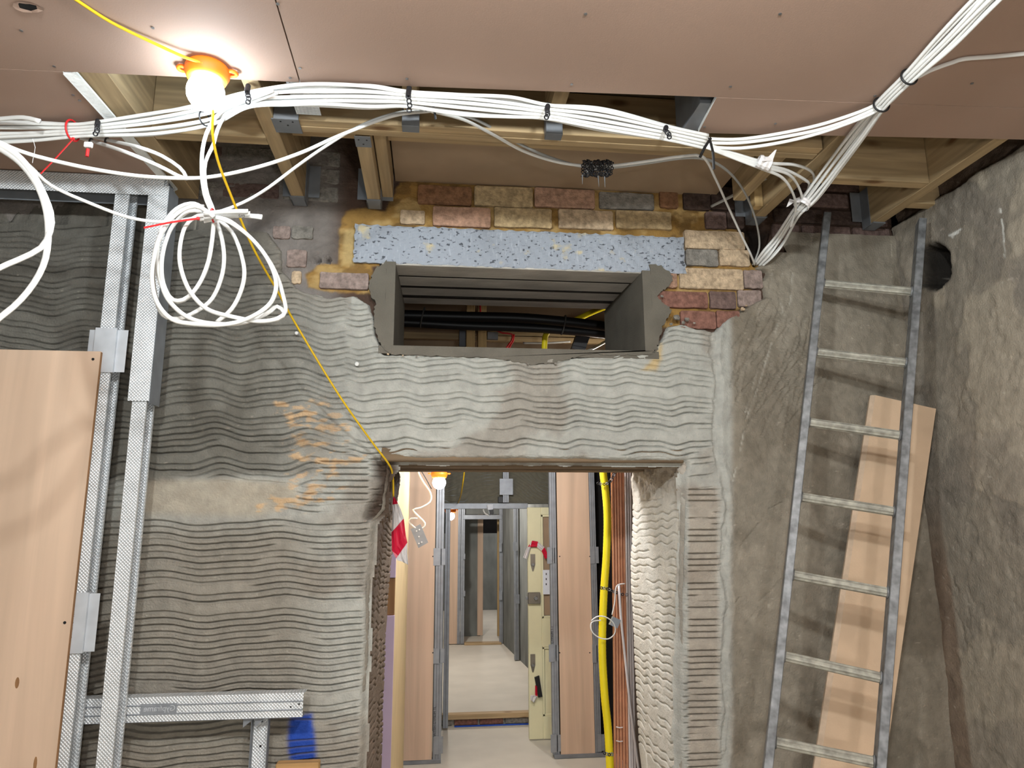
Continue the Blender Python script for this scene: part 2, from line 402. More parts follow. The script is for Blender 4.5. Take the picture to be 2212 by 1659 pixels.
def front_plaster():
    zs = cluster((0.0, 3.02), 0.88, 2.80, 0.0019, 0.09); xs = cluster((XL, XR+0.004), -1.60, XR-0.008, 0.0062, 0.15)
    X, Z = np.meshgrid(xs, zs); px, py = proj(X, YW, Z)
    ns = fbm(X*14, Z*14, 3, 4)
    se = sdpoly(px, py, EXPO)+5*fbm(X*22, Z*22, 11, 4); sdr = sdpoly(px, py, DOOR)+6*fbm(X*10, Z*10, 12, 4)
    # relief
    h = 0.008*fbm(X*2.2, Z*2.2, 21, 3)+0.0022*fbm(X*11, Z*11, 22, 3)+0.0007*fbm(X*70, Z*70, 23, 2)
    right = sstep(1528, 1552, px+6*ns)
    smooth_r = right*sstep(1570, 1590, px)
    gl, ll = groove_field(X, Z, 0.0205, 0.013, 0.33, 0.6, 0.163, 0.0022, 31)
    gc, lc = groove_field(X, Z+0.02, 0.0208, 0.0075, 0.225, 1.1, 0.172, 0.0022, 41)
    gb, lb = groove_field(X, Z+0.05, 0.0212, 0.008, 0.42, 2.1, 0.30, 0.0022, 51, 13)
    cut = sstep(735, 765, px+4*ns)
    low = sstep(1040, 1075, py)*(1-sstep(800, 830, px))
    g = (gl*(1-cut)+gc*cut)*(1-low)+gb*low; lp = (ll*(1-cut)+lc*cut)*(1-low)+lb*low
    # smeared, uncombed patches
    flat = np.maximum(sstep(12, -12, sdpoly(px, py, [(300, 1032), (520, 1035), (640, 1045), (640, 1085), (560, 1115), (300, 1110)])),
                      sstep(8, -8, sdpoly(px, py, [(500, 470), (575, 480), (600, 520), (590, 545), (500, 520)])))
    flat = np.maximum(flat, sstep(10, -10, sdpoly(px, py, [(690, 1090), (800, 1085), (800, 1120), (690, 1110)])))
    flat = np.maximum(flat, 0.85*sstep(0.40, 0.65, fbm(X*3.1, Z*6.0, 77, 2)))
    flat = np.maximum(flat, sstep(26, 8, np.abs(sdr))); flat = np.maximum(flat, sstep(14, 3, se))
    flat = np.maximum(flat, sstep(1528, 1548, px+5*ns))
    g = g*(1-flat); lp = lp*(1-flat)
    # short straight teeth up the right-hand jamb
    jam = sstep(1484, 1492, px)*sstep(1560, 1545, px+8*ns)*sstep(1045, 1060, py)
    fz = ((Z/0.0213) % 1.0-0.5)*0.0213+0.001*fbm(X*30, Z*8, 5, 2)
    gj = np.exp(-(fz/0.0021)**2)*jam*sstep(0.22, 0.4, vnoise(X*8, np.floor(Z/0.0213)*3.7, 6))
    # left jamb head: straight teeth
    jl = sstep(690, 700, px+6*ns)*sstep(800, 790, px)*sstep(985, 992, py)*sstep(1085, 1078, py)
    fz2 = ((Z/0.0225+0.3) % 1.0-0.5)*0.0225+0.001*fbm(X*30, Z*8, 5, 2)
    gj2 = np.exp(-(fz2/0.0022)**2)*jl
    g = np.maximum(g*(1-jam)*(1-jl), np.maximum(gj, gj2)); lp = lp*(1-jam)*(1-jl)
    h = h-0.0165*g+0.0022*lp
    # fine vertical drag marks on the jamb band, trowel strokes elsewhere
    h = h+jam*0.0006*fbm(X*200, Z*9, 61, 2)+smooth_r*(0.006*fbm(X*5, Z*2.5, 62, 5)+0.0022*fbm((X+Z*0.5)*45, Z*7, 63, 4)+0.0022*fbm(X*38, Z*38, 78, 3))
    # gouges and scratches fanning over the right-hand panel
    rs = np.random.RandomState(5); sc_dark = np.zeros_like(X); sc_white = np.zeros_like(X)
    for i in range(64):
        x0 = 1600+rs.rand()*190; y0 = 640+rs.rand()*180; a = math.radians(rs.uniform(95, 128)); L = rs.uniform(40, 150)
        pts = [(x0, y0), (x0+0.5*L*math.cos(a)+rs.randn()*5, y0+0.5*L*math.sin(a)), (x0+L*math.cos(a)*1.15, y0+L*math.sin(a))]
        if pts[-1][0] < 1575: continue
        d = sdline(px, py, pts)+2.0*np.abs(fbm(X*40, Z*40, 70+i, 2)); sc_dark = np.maximum(sc_dark, sstep(2.6, 0.8, d))
    for pts in ([(1690, 590), (1680, 640), (1692, 668), (1668, 740), (1640, 830), (1612, 905)], [(1712, 590), (1708, 650), (1690, 690)], [(1640, 790), (1625, 840), (1610, 890)], [(1606, 930), (1598, 975)], [(1590, 1010), (1582, 1040)],
                [(1668, 590), (1660, 650)], [(1640, 1130), (1600, 1180), (1585, 1240)], [(1660, 1100), (1690, 1085)], [(1610, 1350), (1640, 1310)], [(1600, 1400), (1628, 1470), (1634, 1530)], [(1650, 870), (1670, 930), (1690, 985)], [(1640, 850), (1660, 935), (1700, 1000)], [(1620, 930), (1640, 960), (1650, 1000)], [(1560, 1330), (1600, 1290)], [(1700, 1240), (1640, 1300)], [(1595, 1500), (1618, 1600)]):
        d = sdline(px, py, pts)+2.2*np.abs(fbm(X*40, Z*40, 90, 2)); k = sstep(2.8, 0.8, d)
        if pts[0][1] < 1050 and pts[0][0] > 1589 and pts[0][0] != 1650 and pts[0] != (1640, 850) and pts[0] != (1620, 930): sc_white = np.maximum(sc_white, k)
        sc_dark = np.maximum(sc_dark, k*0.6)
    h = h-0.0065*sc_dark
    # ragged vertical joint right of the doorway head and the proud ridge beside the jamb
    dj = sdline(px, py, [(1548, 700), (1540, 760), (1552, 830), (1545, 900), (1550, 985), (1560, 1030), (1572, 1100), (1560, 1220), (1575, 1300), (1562, 1420), (1572, 1540), (1560, 1659)])+7*fbm(X*16, Z*16, 64, 3)
    h = h-0.010*sstep(7, 1, np.abs(dj-3))+0.006*sstep(26, 8, dj)*(px > 1552)
    lump = fbm(X*26, Z*26, 65, 3); h = h+0.008*sstep(24, 6, dj)*np.maximum(lump, 0)*sstep(1500, 1540, px)
    # lumpy torn edges along the exposed masonry, the hopper and the door head
    edge = sstep(40, 4, se)*(se > 0); h = h+edge*0.006*fbm(X*30, Z*30, 66, 4)
    hd = sstep(40, 8, np.abs(py-998))*sstep(830, 860, px)*sstep(1490, 1470, px); h = h+hd*(0.012+0.010*fbm(X*16, Z*30, 67, 4))
    # broken torn arris at the top left of the doorway
    tear = sstep(20, -6, sdpoly(px, py, [(815, 1000), (850, 996), (860, 1040), (840, 1110), (795, 1120), (812, 1075), (822, 1040)])+9*fbm(X*18, Z*18, 68, 4))
    h = h-0.034*tear+tear*0.014*fbm(X*45, Z*45, 69, 4)
    crumb = np.zeros_like(X)
    for pl in ([(560, 1090), (600, 1080), (650, 1085), (700, 1055), (725, 1000), (790, 982)], [(620, 905), (690, 885)], [(650, 930), (740, 925)], [(640, 985), (700, 1000)], [(600, 1100), (690, 1075)], [(690, 1010), (680, 1050)], [(600, 880), (700, 870)], [(640, 950), (740, 960)]):
        crumb = np.maximum(crumb, sstep(15, 2, 6+sdline(px, py, pl)+26*fbm(X*30, Z*55, 91, 4)))
    h = h+crumb*0.005*(0.6+fbm(X*40, Z*40, 92, 3))
    # wrap to the core at torn edges, round into the reveals
    m = np.minimum(sstep(-2, 9, se), sstep(-1, 16, sdr))
    m = np.minimum(m, 1.0)
    Y = YW-h; Y = Y*m+(1-m)*np.where(sdr < 20, 2.632, 2.655)
    keepv = (se > -4) & (sdr > -5)
    keep = keepv[:-1, :-1] & keepv[1:, :-1] & keepv[:-1, 1:] & keepv[1:, 1:]
    # colour of the coat by region
    C = np.empty(X.shape+(3,)); base = np.array(lin((178, 176, 168))); C[:] = base
    v = fbm(X*1.7, Z*1.7, 81, 4); C *= (1+0.16*v)[..., None]
    def mixc(mask, rgb, k=1.0):
        c = np.array(lin(rgb)); mm = np.clip(mask*k, 0, 1)[..., None]; C[:] = C*(1-mm)+c*mm
    mixc(smooth_r, (140, 131, 117)); mixc(jam, (168, 156, 142), 0.8)
    mixc(sstep(0.05, 0.3, fbm(X*2.6, Z*3.2, 82, 4))*(1-right), (142, 130, 117), 0.55)
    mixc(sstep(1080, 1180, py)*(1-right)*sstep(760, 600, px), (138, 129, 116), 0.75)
    mixc(flat*sstep(1020, 1040, py)*(1-right)*(px < 660), (178, 164, 142), 0.6)
    dark_left = sstep(860, 520, px+60*fbm(X*3, Z*3, 83, 3))*sstep(1045, 1020, py+10*ns+0.03*(px-400)); mixc(dark_left, (112, 108, 99), 0.9)  # plaster toned darker towards the upper left
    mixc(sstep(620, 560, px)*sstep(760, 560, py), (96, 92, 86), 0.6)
    mixc(crumb, (214, 176, 132), 0.75)
    mixc(sstep(0.28, 0.4, fbm(X*20, Z*46, 93, 3))*sstep(600, 640, px)*sstep(760, 730, px)*sstep(850, 880, py)*sstep(1120, 1080, py), (210, 172, 130), 0.6)
    mixc(tear, (78, 64, 54), 1.0)
    mixc(sc_white*sstep(0.25, 0.7, vnoise(X*45, Z*25, 94)), (204, 200, 188), 0.7)
    mixc(sstep(6, -6, sdpoly(px, py, [(1385, 800), (1412, 775), (1428, 740), (1430, 775), (1418, 800)])+6*fbm(X*40, Z*25, 95, 3)), (196, 168, 116), 0.8)
    bl = sstep(9, -5, sdpoly(px, py, [(630, 1550), (672, 1543), (678, 1580), (680, 1640), (655, 1650), (626, 1640), (622, 1590)])+5*fbm(X*18, Z*18, 96, 3))
    mixc(bl*(1-0.75*g), (28, 74, 176), 0.95)
    dusty = sstep(70, 0, np.abs(se))*(px < 760)*(se > 0); mixc(dusty, (136, 126, 114), 0.5)
    st_ = sstep(4, 0, np.abs(((px+3*ns) % 60)-30))*sstep(0.55, 0.7, vnoise(X*7, Z*9, 97))*sstep(1000, 760, py)*(py > 765)*(py < 900)*(px > 850)*(px < 1420); mixc(st_*0.3, (190, 184, 170), 0.5)
    mixc(smooth_r*sstep(0.02, 0.2, fbm(X*4, Z*3, 84, 4)), (122, 112, 98), 0.6); mixc(smooth_r*sstep(0.08, 0.22, fbm(X*5+3, Z*3.5, 85, 4)), (160, 150, 135), 0.5)
    mixc(sstep(0.93, 0.99, vnoise(X*90, Z*90, 98)), (205, 195, 178), 0.35)
    C *= (1+0.16*fbm(X*45, Z*45, 86, 3))[..., None]
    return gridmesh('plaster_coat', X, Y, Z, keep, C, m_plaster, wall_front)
front_plaster()

# ---- rough bed of mortar and old masonry behind the exposed patch
OCH = [(733, 492), (748, 455), (800, 449), (832, 456), (862, 392), (1475, 392), (1510, 440), (1545, 462), (1552, 492), (1630, 500), (1645, 600), (1600, 660), (1560, 705), (1430, 705), (1430, 590), (800, 572), (806, 632), (740, 632), (664, 622), (662, 592), (690, 572), (733, 572)]
HOLE = [(1600, 492), (1640, 478), (1662, 500), (1658, 540), (1632, 572), (1612, 545)]
def masonry_bed():
    xs = np.arange(XL, XR+0.004, 0.0055); zs = np.arange(W(1100, 760, YW).z, ZD, 0.0048)
    X, Z = np.meshgrid(xs, zs); px, py = proj(X, YW+0.02, Z)
    so = sdpoly(px, py, OCH)+6*fbm(X*25, Z*25, 101, 4); oc = sstep(4, -4, so)
    h = 0.006*fbm(X*9, Z*16, 102, 4)+0.003*fbm(X*50, Z*50, 103, 3)
    dust = sstep(760, 690, px)*(1-oc); h = h+dust*0.008
    h = h+oc*0.003
    ho = sstep(6, -6, sdpoly(px, py, HOLE)+5*fbm(X*30, Z*30, 104, 3)); h = h-ho*0.062
    for (cx, cy) in ((686, 563), (708, 562)):
        h = h-0.05*sstep(8.5, 6.5, np.hypot(px-cx, (py-cy)))+0.006*sstep(14, 9, np.hypot(px-cx, py-cy))
    Y = 2.628-h
    C = np.empty(X.shape+(3,)); C[:] = lin((84, 66, 56)); C *= (1+0.5*fbm(X*6, Z*8, 105, 4))[..., None]
    def mixc(mask, rgb, k=1.0):
        c = np.array(lin(rgb)); mm = np.clip(mask*k, 0, 1)[..., None]; C[:] = C*(1-mm)+c*mm
    mixc(dust, (140, 132, 126), 0.9); mixc(oc, (160, 124, 70)); mixc(oc*sstep(0.0, 0.3, fbm(X*9, Z*15, 106, 4)), (192, 160, 106), 0.8)
    mixc(oc*sstep(0.1, 0.35, fbm(X*16, Z*20, 107, 4)), (118, 90, 54), 0.7)
    mixc(sstep(6, -6, sdpoly(px, py, [(737, 572), (745, 495), (800, 492), (768, 500), (764, 570)])), (206, 178, 124), 0.7)
    mixc(ho, (30, 26, 24), 0.9)
    keep = (np.where((px > 818) & (px < 1420) & (py > 516), 1, 0) == 0)
    keep = keep[:-1, :-1]
    return gridmesh('mortar_bed', X, Y, Z, keep, C, m_bed, wall_front)
masonry_bed()

# ---- single bricks of the exposed patch
def brickmat(name, rgb): return mat(name, rgb, 0.93, var=0.34, scale=55, bump=1.0, bscale=150, spec=0.15, detail=6)
BM = {k: brickmat('brick_'+k, c) for k, c in dict(buff=(188, 164, 136), pink=(172, 136, 114), red=(132, 94, 82), tan=(176, 152, 116), grey=(132, 126, 118), purple=(112, 92, 86), dark=(78, 64, 58), dusty=(146, 128, 120), brown=(132, 96, 70)).items()}
def brick(px0, py0, px1, py1, k, proud=0.0, seed=0):
    rs = random.Random(int(px0*13+py0*7)); p = W(px0, py1, YW); q = W(px1, py0, YW)
    x0, x1, z0, z1 = p.x, q.x, p.z, q.z; y = 2.612-proud-rs.random()*0.004
    n = 6; out = []
    cc = 0.007
    for (u, v, sx, sz) in ((x0, z0, 1, 1), (x1, z0, -1, 1), (x1, z1, -1, -1), (x0, z1, 1, -1)):
        out.append((u+sx*cc*(0.5+rs.random()), v+sz*0.002*rs.random())) if sx*sz > 0 and False else None
    def edge(a, b, nn):
        return [(a[0]+(b[0]-a[0])*t/nn+rs.uniform(-.0022, .0022), a[1]+(b[1]-a[1])*t/nn+rs.uniform(-.0022, .0022)) for t in range(1, nn)]
    c = 0.005
    cor = [((x0+c, z0), (x1-c, z0)), ((x1, z0+c), (x1, z1-c)), ((x1-c, z1), (x0+c, z1)), ((x0, z1-c), (x0, z0+c))]
    ring = []
    for a, b in cor:
        ring += [a]+edge(a, b, 4 if abs(a[0]-b[0]) > abs(a[1]-b[1]) else 2)+[b]
    n = len(ring); cx, cz = (x0+x1)/2, (z0+z1)/2
    vs = [(u, y+0.0028, v) for u, v in ring]+[(cx+(u-cx)*0.985, y+rs.uniform(-.0012, .0012), cz+(v-cz)*0.955) for u, v in ring]+[(u, y+0.07, v) for u, v in ring]
    fs = [(i, (i+1) % n, n+(i+1) % n, n+i) for i in range(n)]+[(2*n+i, 2*n+(i+1) % n, (i+1) % n, i) for i in range(n)]+[list(range(n, 2*n))]
    mb = MB(); mb.add(vs, fs); return mb.build('brick', BM[k], wall_front)
for b in ((902, 401, 1019, 436, 'brown'), (1025, 403, 1152, 440, 'tan'), (1156, 407, 1286, 442, 'pink'), (1297, 416, 1414, 446, 'grey'), (1428, 412, 1466, 445, 'brown'),
          (864, 452, 918, 480, 'buff'), (935, 447, 1060, 484, 'pink'), (1068, 449, 1193, 486, 'tan'), (1208, 453, 1326, 489, 'buff'), (1333, 456, 1452, 489, 'tan'),
          (1482, 499, 1610, 533, 'buff'), (1485, 538, 1553, 571, 'grey'), (1558, 538, 1621, 571, 'buff'), (1471, 580, 1607, 620, 'buff'), (1611, 582, 1648, 620, 'dusty'), (1430, 584, 1464, 618, 'pink'),
          (1421, 629, 1530, 661, 'red'), (1537, 628, 1591, 664, 'purple'), (1599, 625, 1647, 660, 'dusty'), (1474, 671, 1548, 707, 'red'), (1552, 670, 1600, 706, 'red'),
          (688, 588, 796, 620, 'dusty'), (617, 538, 662, 574, 'dusty'), (588, 486, 626, 512, 'dusty'), (628, 486, 676, 512, 'grey'), (628, 583, 650, 610, 'buff'),
          (1480, 400, 1535, 448, 'dark'), (1540, 402, 1600, 448, 'dark'), (1528, 456, 1570, 490, 'purple'), (1574, 456, 1608, 490, 'dark')):
    brick(*b)
# old dark courses left and right, up between the joists
zc = W(1100, 487, YW).z
for r in range(0, 9):
    z0 = zc+r*0.0745
    if z0+0.065 > ZD: break
    off = (r % 2)*0.1125+0.02*random.random()
    for (xa_, xb_, key) in ((W(330, 440, YW).x, W(728, 440, YW).x, 'dusty'), (W(1668, 440, YW).x, XR-0.02, 'dark')):
        x = xa_+off-0.1
        if r == 0 and key == 'dusty': continue
        while x < xb_-0.05:
            a = max(x, xa_); b = min(x+0.213, xb_)
            if b-a > 0.05:
                P = proj(np.array([a, b]), np.array([YW, YW]), np.array([z0, z0+0.064]))
                mb = MB(); y = 2.612+random.random()*0.008 if key == 'dark' else 2.617+random.random()*0.003
                mb.cbox((a, y, z0), (b, 2.69, z0+0.064), 0.005); mb.build('brick', BM[random.choice(['dark', 'dark', 'purple']) if key == 'dark' else random.choice(['grey', 'purple', 'purple'])], wall_front)
            x += 0.224
for (x0, x1, r0) in ((W(862, 395, YW).x, W(1480, 395, YW).x, 0),):
    pass
# loose crumbs of mortar and brick on the ledges
for i, (px, py, s) in enumerate(((1484, 690, .012), (1462, 686, .017), (1476, 697, .009), (1500, 698, .007), (1604, 668, .011), (1612, 660, .006), (1450, 700, .008), (1430, 640, .009), (838, 765, .006), (870, 768, .005), (900, 770, .005), (1140, 786, .006), (1200, 786, .007))):
    mb = MB(); p = W(px, py, 2.588); rs = random.Random(i)
    vs = [p+Vector((math.sin(a)*math.cos(b), math.cos(a)*0.8*math.cos(b), math.sin(b)*0.7))*s*rs.uniform(.7, 1.15) for b in (-.9, 0, .9) for a in [k*math.pi/3 for k in range(6)]]
    fs = [(j*6+k, j*6+(k+1) % 6, j*6+6+(k+1) % 6, j*6+6+k) for j in (0, 1) for k in range(6)]+[list(range(6)), list(range(12, 18))]
    mb.add(vs, fs); mb.build('mortar_crumb', BM['buff' if i in (4, 5, 8, 9) else 'grey'], wall_front)

# ---- concrete lintels over the hopper opening
zl0, zl1 = W(1120, 577, YW).z, W(1120, 497, YW).z
xl0, xl1 = W(764, 535, YW).x, W(1480, 535, YW).x
mb = MB(); rs = random.Random(3)
nx, nz = 90, 14
gx = [xl0+(xl1-xl0)*i/nx for i in range(nx+1)]
def fy(i, k): return 2.603+0.0015*math.sin(i*2.1+k*1.3)+rs.uniform(-.0007, .0007)
vs = []; fs = []
for k in range(nz+1):
    for i in range(nx+1):
        z = zl0+(zl1-zl0)*k/nz; x = gx[i]
        if k in (0, nz): z += rs.uniform(-.003, .003)
        if i in (0, nx): x += rs.uniform(-.004, .004)
        vs.append((x, fy(i, k)+(0.004 if k in (0, nz) or i in (0, nx) else 0), z))
for k in range(nz):
    for i in range(nx): a = k*(nx+1)+i; fs.append((a, a+1, a+nx+2, a+nx+1))
mb.add(vs, fs); mb.box((xl0+.003, 2.608, zl0+.002), (xl1-.003, 2.728, zl1-.002))
def lintel_face():
    m = mat('pitted_concrete_face', (158, 163, 172), 0.85, var=0.06, scale=4, bump=0.35, bscale=140); nt = m.node_tree; N = nt.nodes; L = nt.links
    b = N['Principled BSDF']; base = b.inputs['Base Color'].links[0].from_socket
    tc = N.new('ShaderNodeTexCoord')
    def layer(src, scale, lo, hi, col, stretch=(1, 1, 1), fac=1.0, det=3):
        mp = N.new('ShaderNodeMapping'); mp.inputs['Scale'].default_value = stretch; L.new(tc.outputs['Object'], mp.inputs['Vector'])
        n = N.new('ShaderNodeTexNoise'); n.inputs['Scale'].default_value = scale; n.inputs['Detail'].default_value = det; L.new(mp.outputs['Vector'], n.inputs['Vector'])
        r = N.new('ShaderNodeValToRGB'); r.color_ramp.elements[0].position = lo; r.color_ramp.elements[1].position = hi
        r.color_ramp.elements[0].color = (0, 0, 0, 1); r.color_ramp.elements[1].color = (fac, fac, fac, 1); L.new(n.outputs['Fac'], r.inputs['Fac'])
        mx = N.new('ShaderNodeMix'); mx.data_type = 'RGBA'; L.new(r.outputs['Color'], mx.inputs['Factor']); L.new(src, mx.inputs[6]); mx.inputs[7].default_value = (*lin(col), 1)
        return mx.outputs[2]
    o = layer(base, 95, 0.60, 0.66, (58, 60, 66), (0.6, 1, 1), 0.85)
    o = layer(o, 30, 0.70, 0.76, (50, 52, 56), (0.8, 1, 1), 0.7)
    o = layer(o, 11, 0.61, 0.69, (204, 186, 142), (1, 1, 1.3), 0.8, 5)
    o = layer(o, 150, 0.6, 0.7, (196, 200, 208), (1, 1, 0.15), 0.4)
    L.new(o, b.inputs['Base Color']); return m
m_lface = lintel_face()
mb.build('lintel', m_lface, wall_front, label='pitted grey concrete lintel face with ochre mortar smears')
for i in range(1, 4):
    y0 = 2.608+i*0.1365; mb = MB(); dz = (0, .003, .007, .011)[i]
    mb.cbox((xl0+.04, y0+0.016, zl0+dz), (xl1-.04, y0+0.130, zl1+.01), 0.004); mb.build('lintel', m_lintel2, wall_front)
mb = MB()                               # rough soffit skin of the first lintel
mb.cbox((xh0-.02, 2.609, zl0-.004), (xh1+.02, 2.730, zl0+.01), 0.003); mb.build('lintel_soffit', m_lintel2, wall_front)
m_jointshade = mat('dark_joint_shade', (44, 40, 37), .95, var=.3, scale=40)  # dark strips put into the lintel gaps to stand for their shade
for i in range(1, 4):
    yj = 2.608+i*0.1365; MB().box((xh0-.02, yj-.009, zl0+.0035), (xh1+.02, yj+.0175, zl0+.02)).build('joint_shade', m_jointshade, wall_front)
MB().box((xl0, 2.75, zl1), (xl1, YB, zl1+.03)).build('lintel_backing', m_core, wall_front)

# ---- fresh cement surround of the hopper
def facepoly(pts, y0, y1, name, m, parent=None):
    # the polygon is read on the face plane, then given real thickness
    mb = MB(); mb.prism([W(a, b, YW)*1 + Vector((0, y0-YW, 0)) for a, b in pts], (0, y1-y0, 0)); return mb.build(name, m, parent)
xb0, xb1 = W(856, 710, YB).x, W(1322, 710, YB).x
zf0 = zh0; zf1 = zl0-0.001
def quadgrid(c00, c10, c11, c01, nu, nv, amp, seed, thick):
    # bumpy slab between four corners (u along 00-10), with thickness along -normal
    c = [Vector(p) for p in (c00, c10, c11, c01)]; nrm = (c[1]-c[0]).cross(c[3]-c[0]).normalized(); vs = []; fs = []
    rs = random.Random(seed)
    for j in range(nv+1):
        for i in range(nu+1):
            u, v = i/nu, j/nv; p = c[0]*(1-u)*(1-v)+c[1]*u*(1-v)+c[2]*u*v+c[3]*(1-u)*v
            vs.append(p+nrm*rs.uniform(-amp, amp))
    n = len(vs); vs += [c[0]-nrm*thick, c[1]-nrm*thick, c[2]-nrm*thick, c[3]-nrm*thick]
    for j in range(nv):
        for i in range(nu): a = j*(nu+1)+i; fs.append((a, a+1, a+nu+2, a+nu+1))
    e0 = [i for i in range(nu+1)]; e1 = [j*(nu+1)+nu for j in range(nv+1)]; e2 = [nv*(nu+1)+i for i in range(nu, -1, -1)]; e3 = [j*(nu+1) for j in range(nv, -1, -1)]
    fs += [e0[::-1]+[n, n+1], e1[::-1]+[n+1, n+2], e2[::-1]+[n+2, n+3], e3[::-1]+[n+3, n], (n, n+3, n+2, n+1)]
    return vs, fs
ys = 2.5965
def ragged(pts, seed, amp=2.2, n=5):
    rs = random.Random(seed); out = []
    for a, b in zip(pts[:-1], pts[1:]):
        for k in range(n):
            t = k/n; out.append((a[0]+(b[0]-a[0])*t+rs.uniform(-amp, amp), a[1]+(b[1]-a[1])*t+rs.uniform(-amp, amp)))
    return out+[pts[-1]]
LB = [(829, 570), (812, 578), (803, 596), (797, 618), (800, 640), (812, 652), (808, 672), (808, 700), (813, 722), (820, 742), (832, 758)]
mb = MB()
mb.prism([Vector((W(a, b, ys).x, ys, W(a, b, ys).z)) for a, b in ragged(LB, 1)]+[Vector((xh0, ys, zf0-.005)), Vector((xh0, ys, zf1+.012))], (0, 0.05, 0))
v, f = quadgrid((xh0, YB, zf0), (xh0, ys, zf0), (xh0, ys, zf1), (xb0, YB, zf1), 12, 8, .0012, 1, .035)
v, f = quadgrid((xb0, YB, zf0), (xh0, ys, zf0), (xh0, ys, zf1+.004), (xb0, YB, zf1+.004), 12, 8, .0012, 1, .035)
mb.add(v, f); mb.build('cement_cheek', m_fresh, wall_front)
RB = [(1402, 571), (1428, 574), (1448, 586), (1455, 604), (1440, 622), (1424, 632), (1420, 642), (1436, 656), (1450, 668), (1442, 688), (1432, 706), (1424, 730), (1420, 752)]
mb = MB()
mb.prism([Vector((xh1, ys, zf0-.005))]+[Vector((W(a, b, ys).x, ys, W(a, b, ys).z)) for a, b in ragged(RB[::-1], 2)]+[Vector((xh1, ys, zf1+.012))], (0, 0.05, 0))
v, f = quadgrid((xh1, ys, zf0), (xb1, YB, zf0), (xb1, YB, zf1+.004), (xh1, ys, zf1+.004), 12, 8, .0012, 2, .035)
mb.add(v, f); mb.build('cement_cheek', m_fresh, wall_front)
SB = [(1420, 753), (1405, 766), (1330, 768), (1290, 764), (1250, 768), (1220, 778), (1180, 786), (1140, 787), (1100, 778), (1050, 772), (990, 771), (900, 767), (845, 766), (832, 757)]
mb = MB(); mb.prism([Vector((W(a, b, ys).x, ys, W(a, b, ys).z)) for a, b in ragged(SB, 3, 1.8, 6)]+[Vector((xh0, ys, zf0)), Vector((xh1, ys, zf0))], (0, 0.05, 0))
mb.box((xh0-.02, 2.60, zf0-.03), (xh1+.02, YB, zf0-.001)); mb.build('cement_sill', m_fresh, wall_front)

# ---- door reveals and head
def edge_x(tab, Y, zs):                    # world x of an arris measured as (column, row) pairs on the plane y = Y
    P = [W(a, b, Y) for a, b in tab]; z = [p.z for p in P][::-1]; x = [p.x for p in P][::-1]
    return np.interp(zs, z, x)
def reveal(front, back, sgn, base, tint, seed, name):
    ysv = np.concatenate([np.arange(YW+0.010, YB, 0.006), [YB]]); zs = axisvals([(0, 0.8, .1), (0.8, zd+0.03, 0.003)])
    Yg, Zg = np.meshgrid(ysv, zs); u = (Yg-YW)/(YB-YW)
    xf = edge_x(front, YW, zs)[:, None]; xk = edge_x(back, YB, zs)[:, None]
    h = 0.008*fbm(Yg*5, Zg*3, seed, 3)+0.003*fbm(Yg*25, Zg*25, seed+1, 3)
    wob = 0.008*np.abs(((Yg*6.2+0.3*fbm(Yg*3, Zg*3, seed+7, 2)) % 1.0)*2-1)+0.004*np.sin(Yg*55+Zg*4)+0.02*fbm(Yg*4, Zg*2, seed+2, 2)+(0.12*Yg if sgn > 0 else 0.05*Yg)
    SPC = 0.029 if sgn < 0 else 0.0225; q = (Zg+wob)/SPC; t = q % 1.0; g = np.exp(-(((t-.5)*SPC)/0.0024)**2)*sstep(.22, .42, vnoise(Yg*9, np.floor(q)*2.3, seed+3))
    g = g*sstep(zd-0.08, zd-0.16, Zg)*sstep(0.02, 0.12, u)
    h = h-0.008*g
    rough = sstep(zd-0.20, zd-0.02, Zg+0.05*fbm(Yg*12, Zg*12, seed+4, 3)); h = h+rough*0.018*fbm(Yg*22, Zg*22, seed+5, 4)
    h = h-0.014*sstep(0.07, 0.0, u)**2
    X = xf*(1-u)+xk*u+sgn*(h-0.003)
    C = np.empty(Yg.shape+(3,)); C[:] = lin(base); C *= (1+0.18*fbm(Yg*4, Zg*4, seed+6, 4))[..., None]
    mm = rough[..., None]*0.8; C = C*(1-mm)+np.array(lin(tint))*mm
    mm = sstep(0.10, 0.04, u+0.03*fbm(Yg*8, Zg*14, seed+9, 3))[..., None]*(1-rough[..., None]); C = C*(1-mm)+np.array(lin((160, 153, 142)))*mm
    return gridmesh(name, X, Yg, Zg, None, C, m_plaster, wall_front)
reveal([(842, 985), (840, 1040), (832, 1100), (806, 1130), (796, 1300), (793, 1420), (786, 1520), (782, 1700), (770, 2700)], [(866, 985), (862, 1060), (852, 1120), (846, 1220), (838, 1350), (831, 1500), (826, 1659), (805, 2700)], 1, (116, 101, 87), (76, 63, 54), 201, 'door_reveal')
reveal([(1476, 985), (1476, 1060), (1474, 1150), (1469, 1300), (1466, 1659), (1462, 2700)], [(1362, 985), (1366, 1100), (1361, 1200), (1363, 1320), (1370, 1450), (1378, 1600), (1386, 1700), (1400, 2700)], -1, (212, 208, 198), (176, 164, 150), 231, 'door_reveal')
m_head = wood('old_timber_head', (118, 98, 76), 'x', dark=0.6, knots=False)
hz = [(2.60, 0.000), (2.66, -.004), (2.72, .004), (2.80, -.003), (2.90, .006), (3.0, -.004), (3.08, .003)]
for i, (y0, dz) in enumerate(hz):
    y1 = hz[i+1][0]-.004 if i+1 < len(hz) else YB
    mb = MB(); mb.cbox((xd0-.04, y0, zd+dz), (xd1+.04, y1, zd+.05), .004); mb.build('door_head_plank', m_head, wall_front)

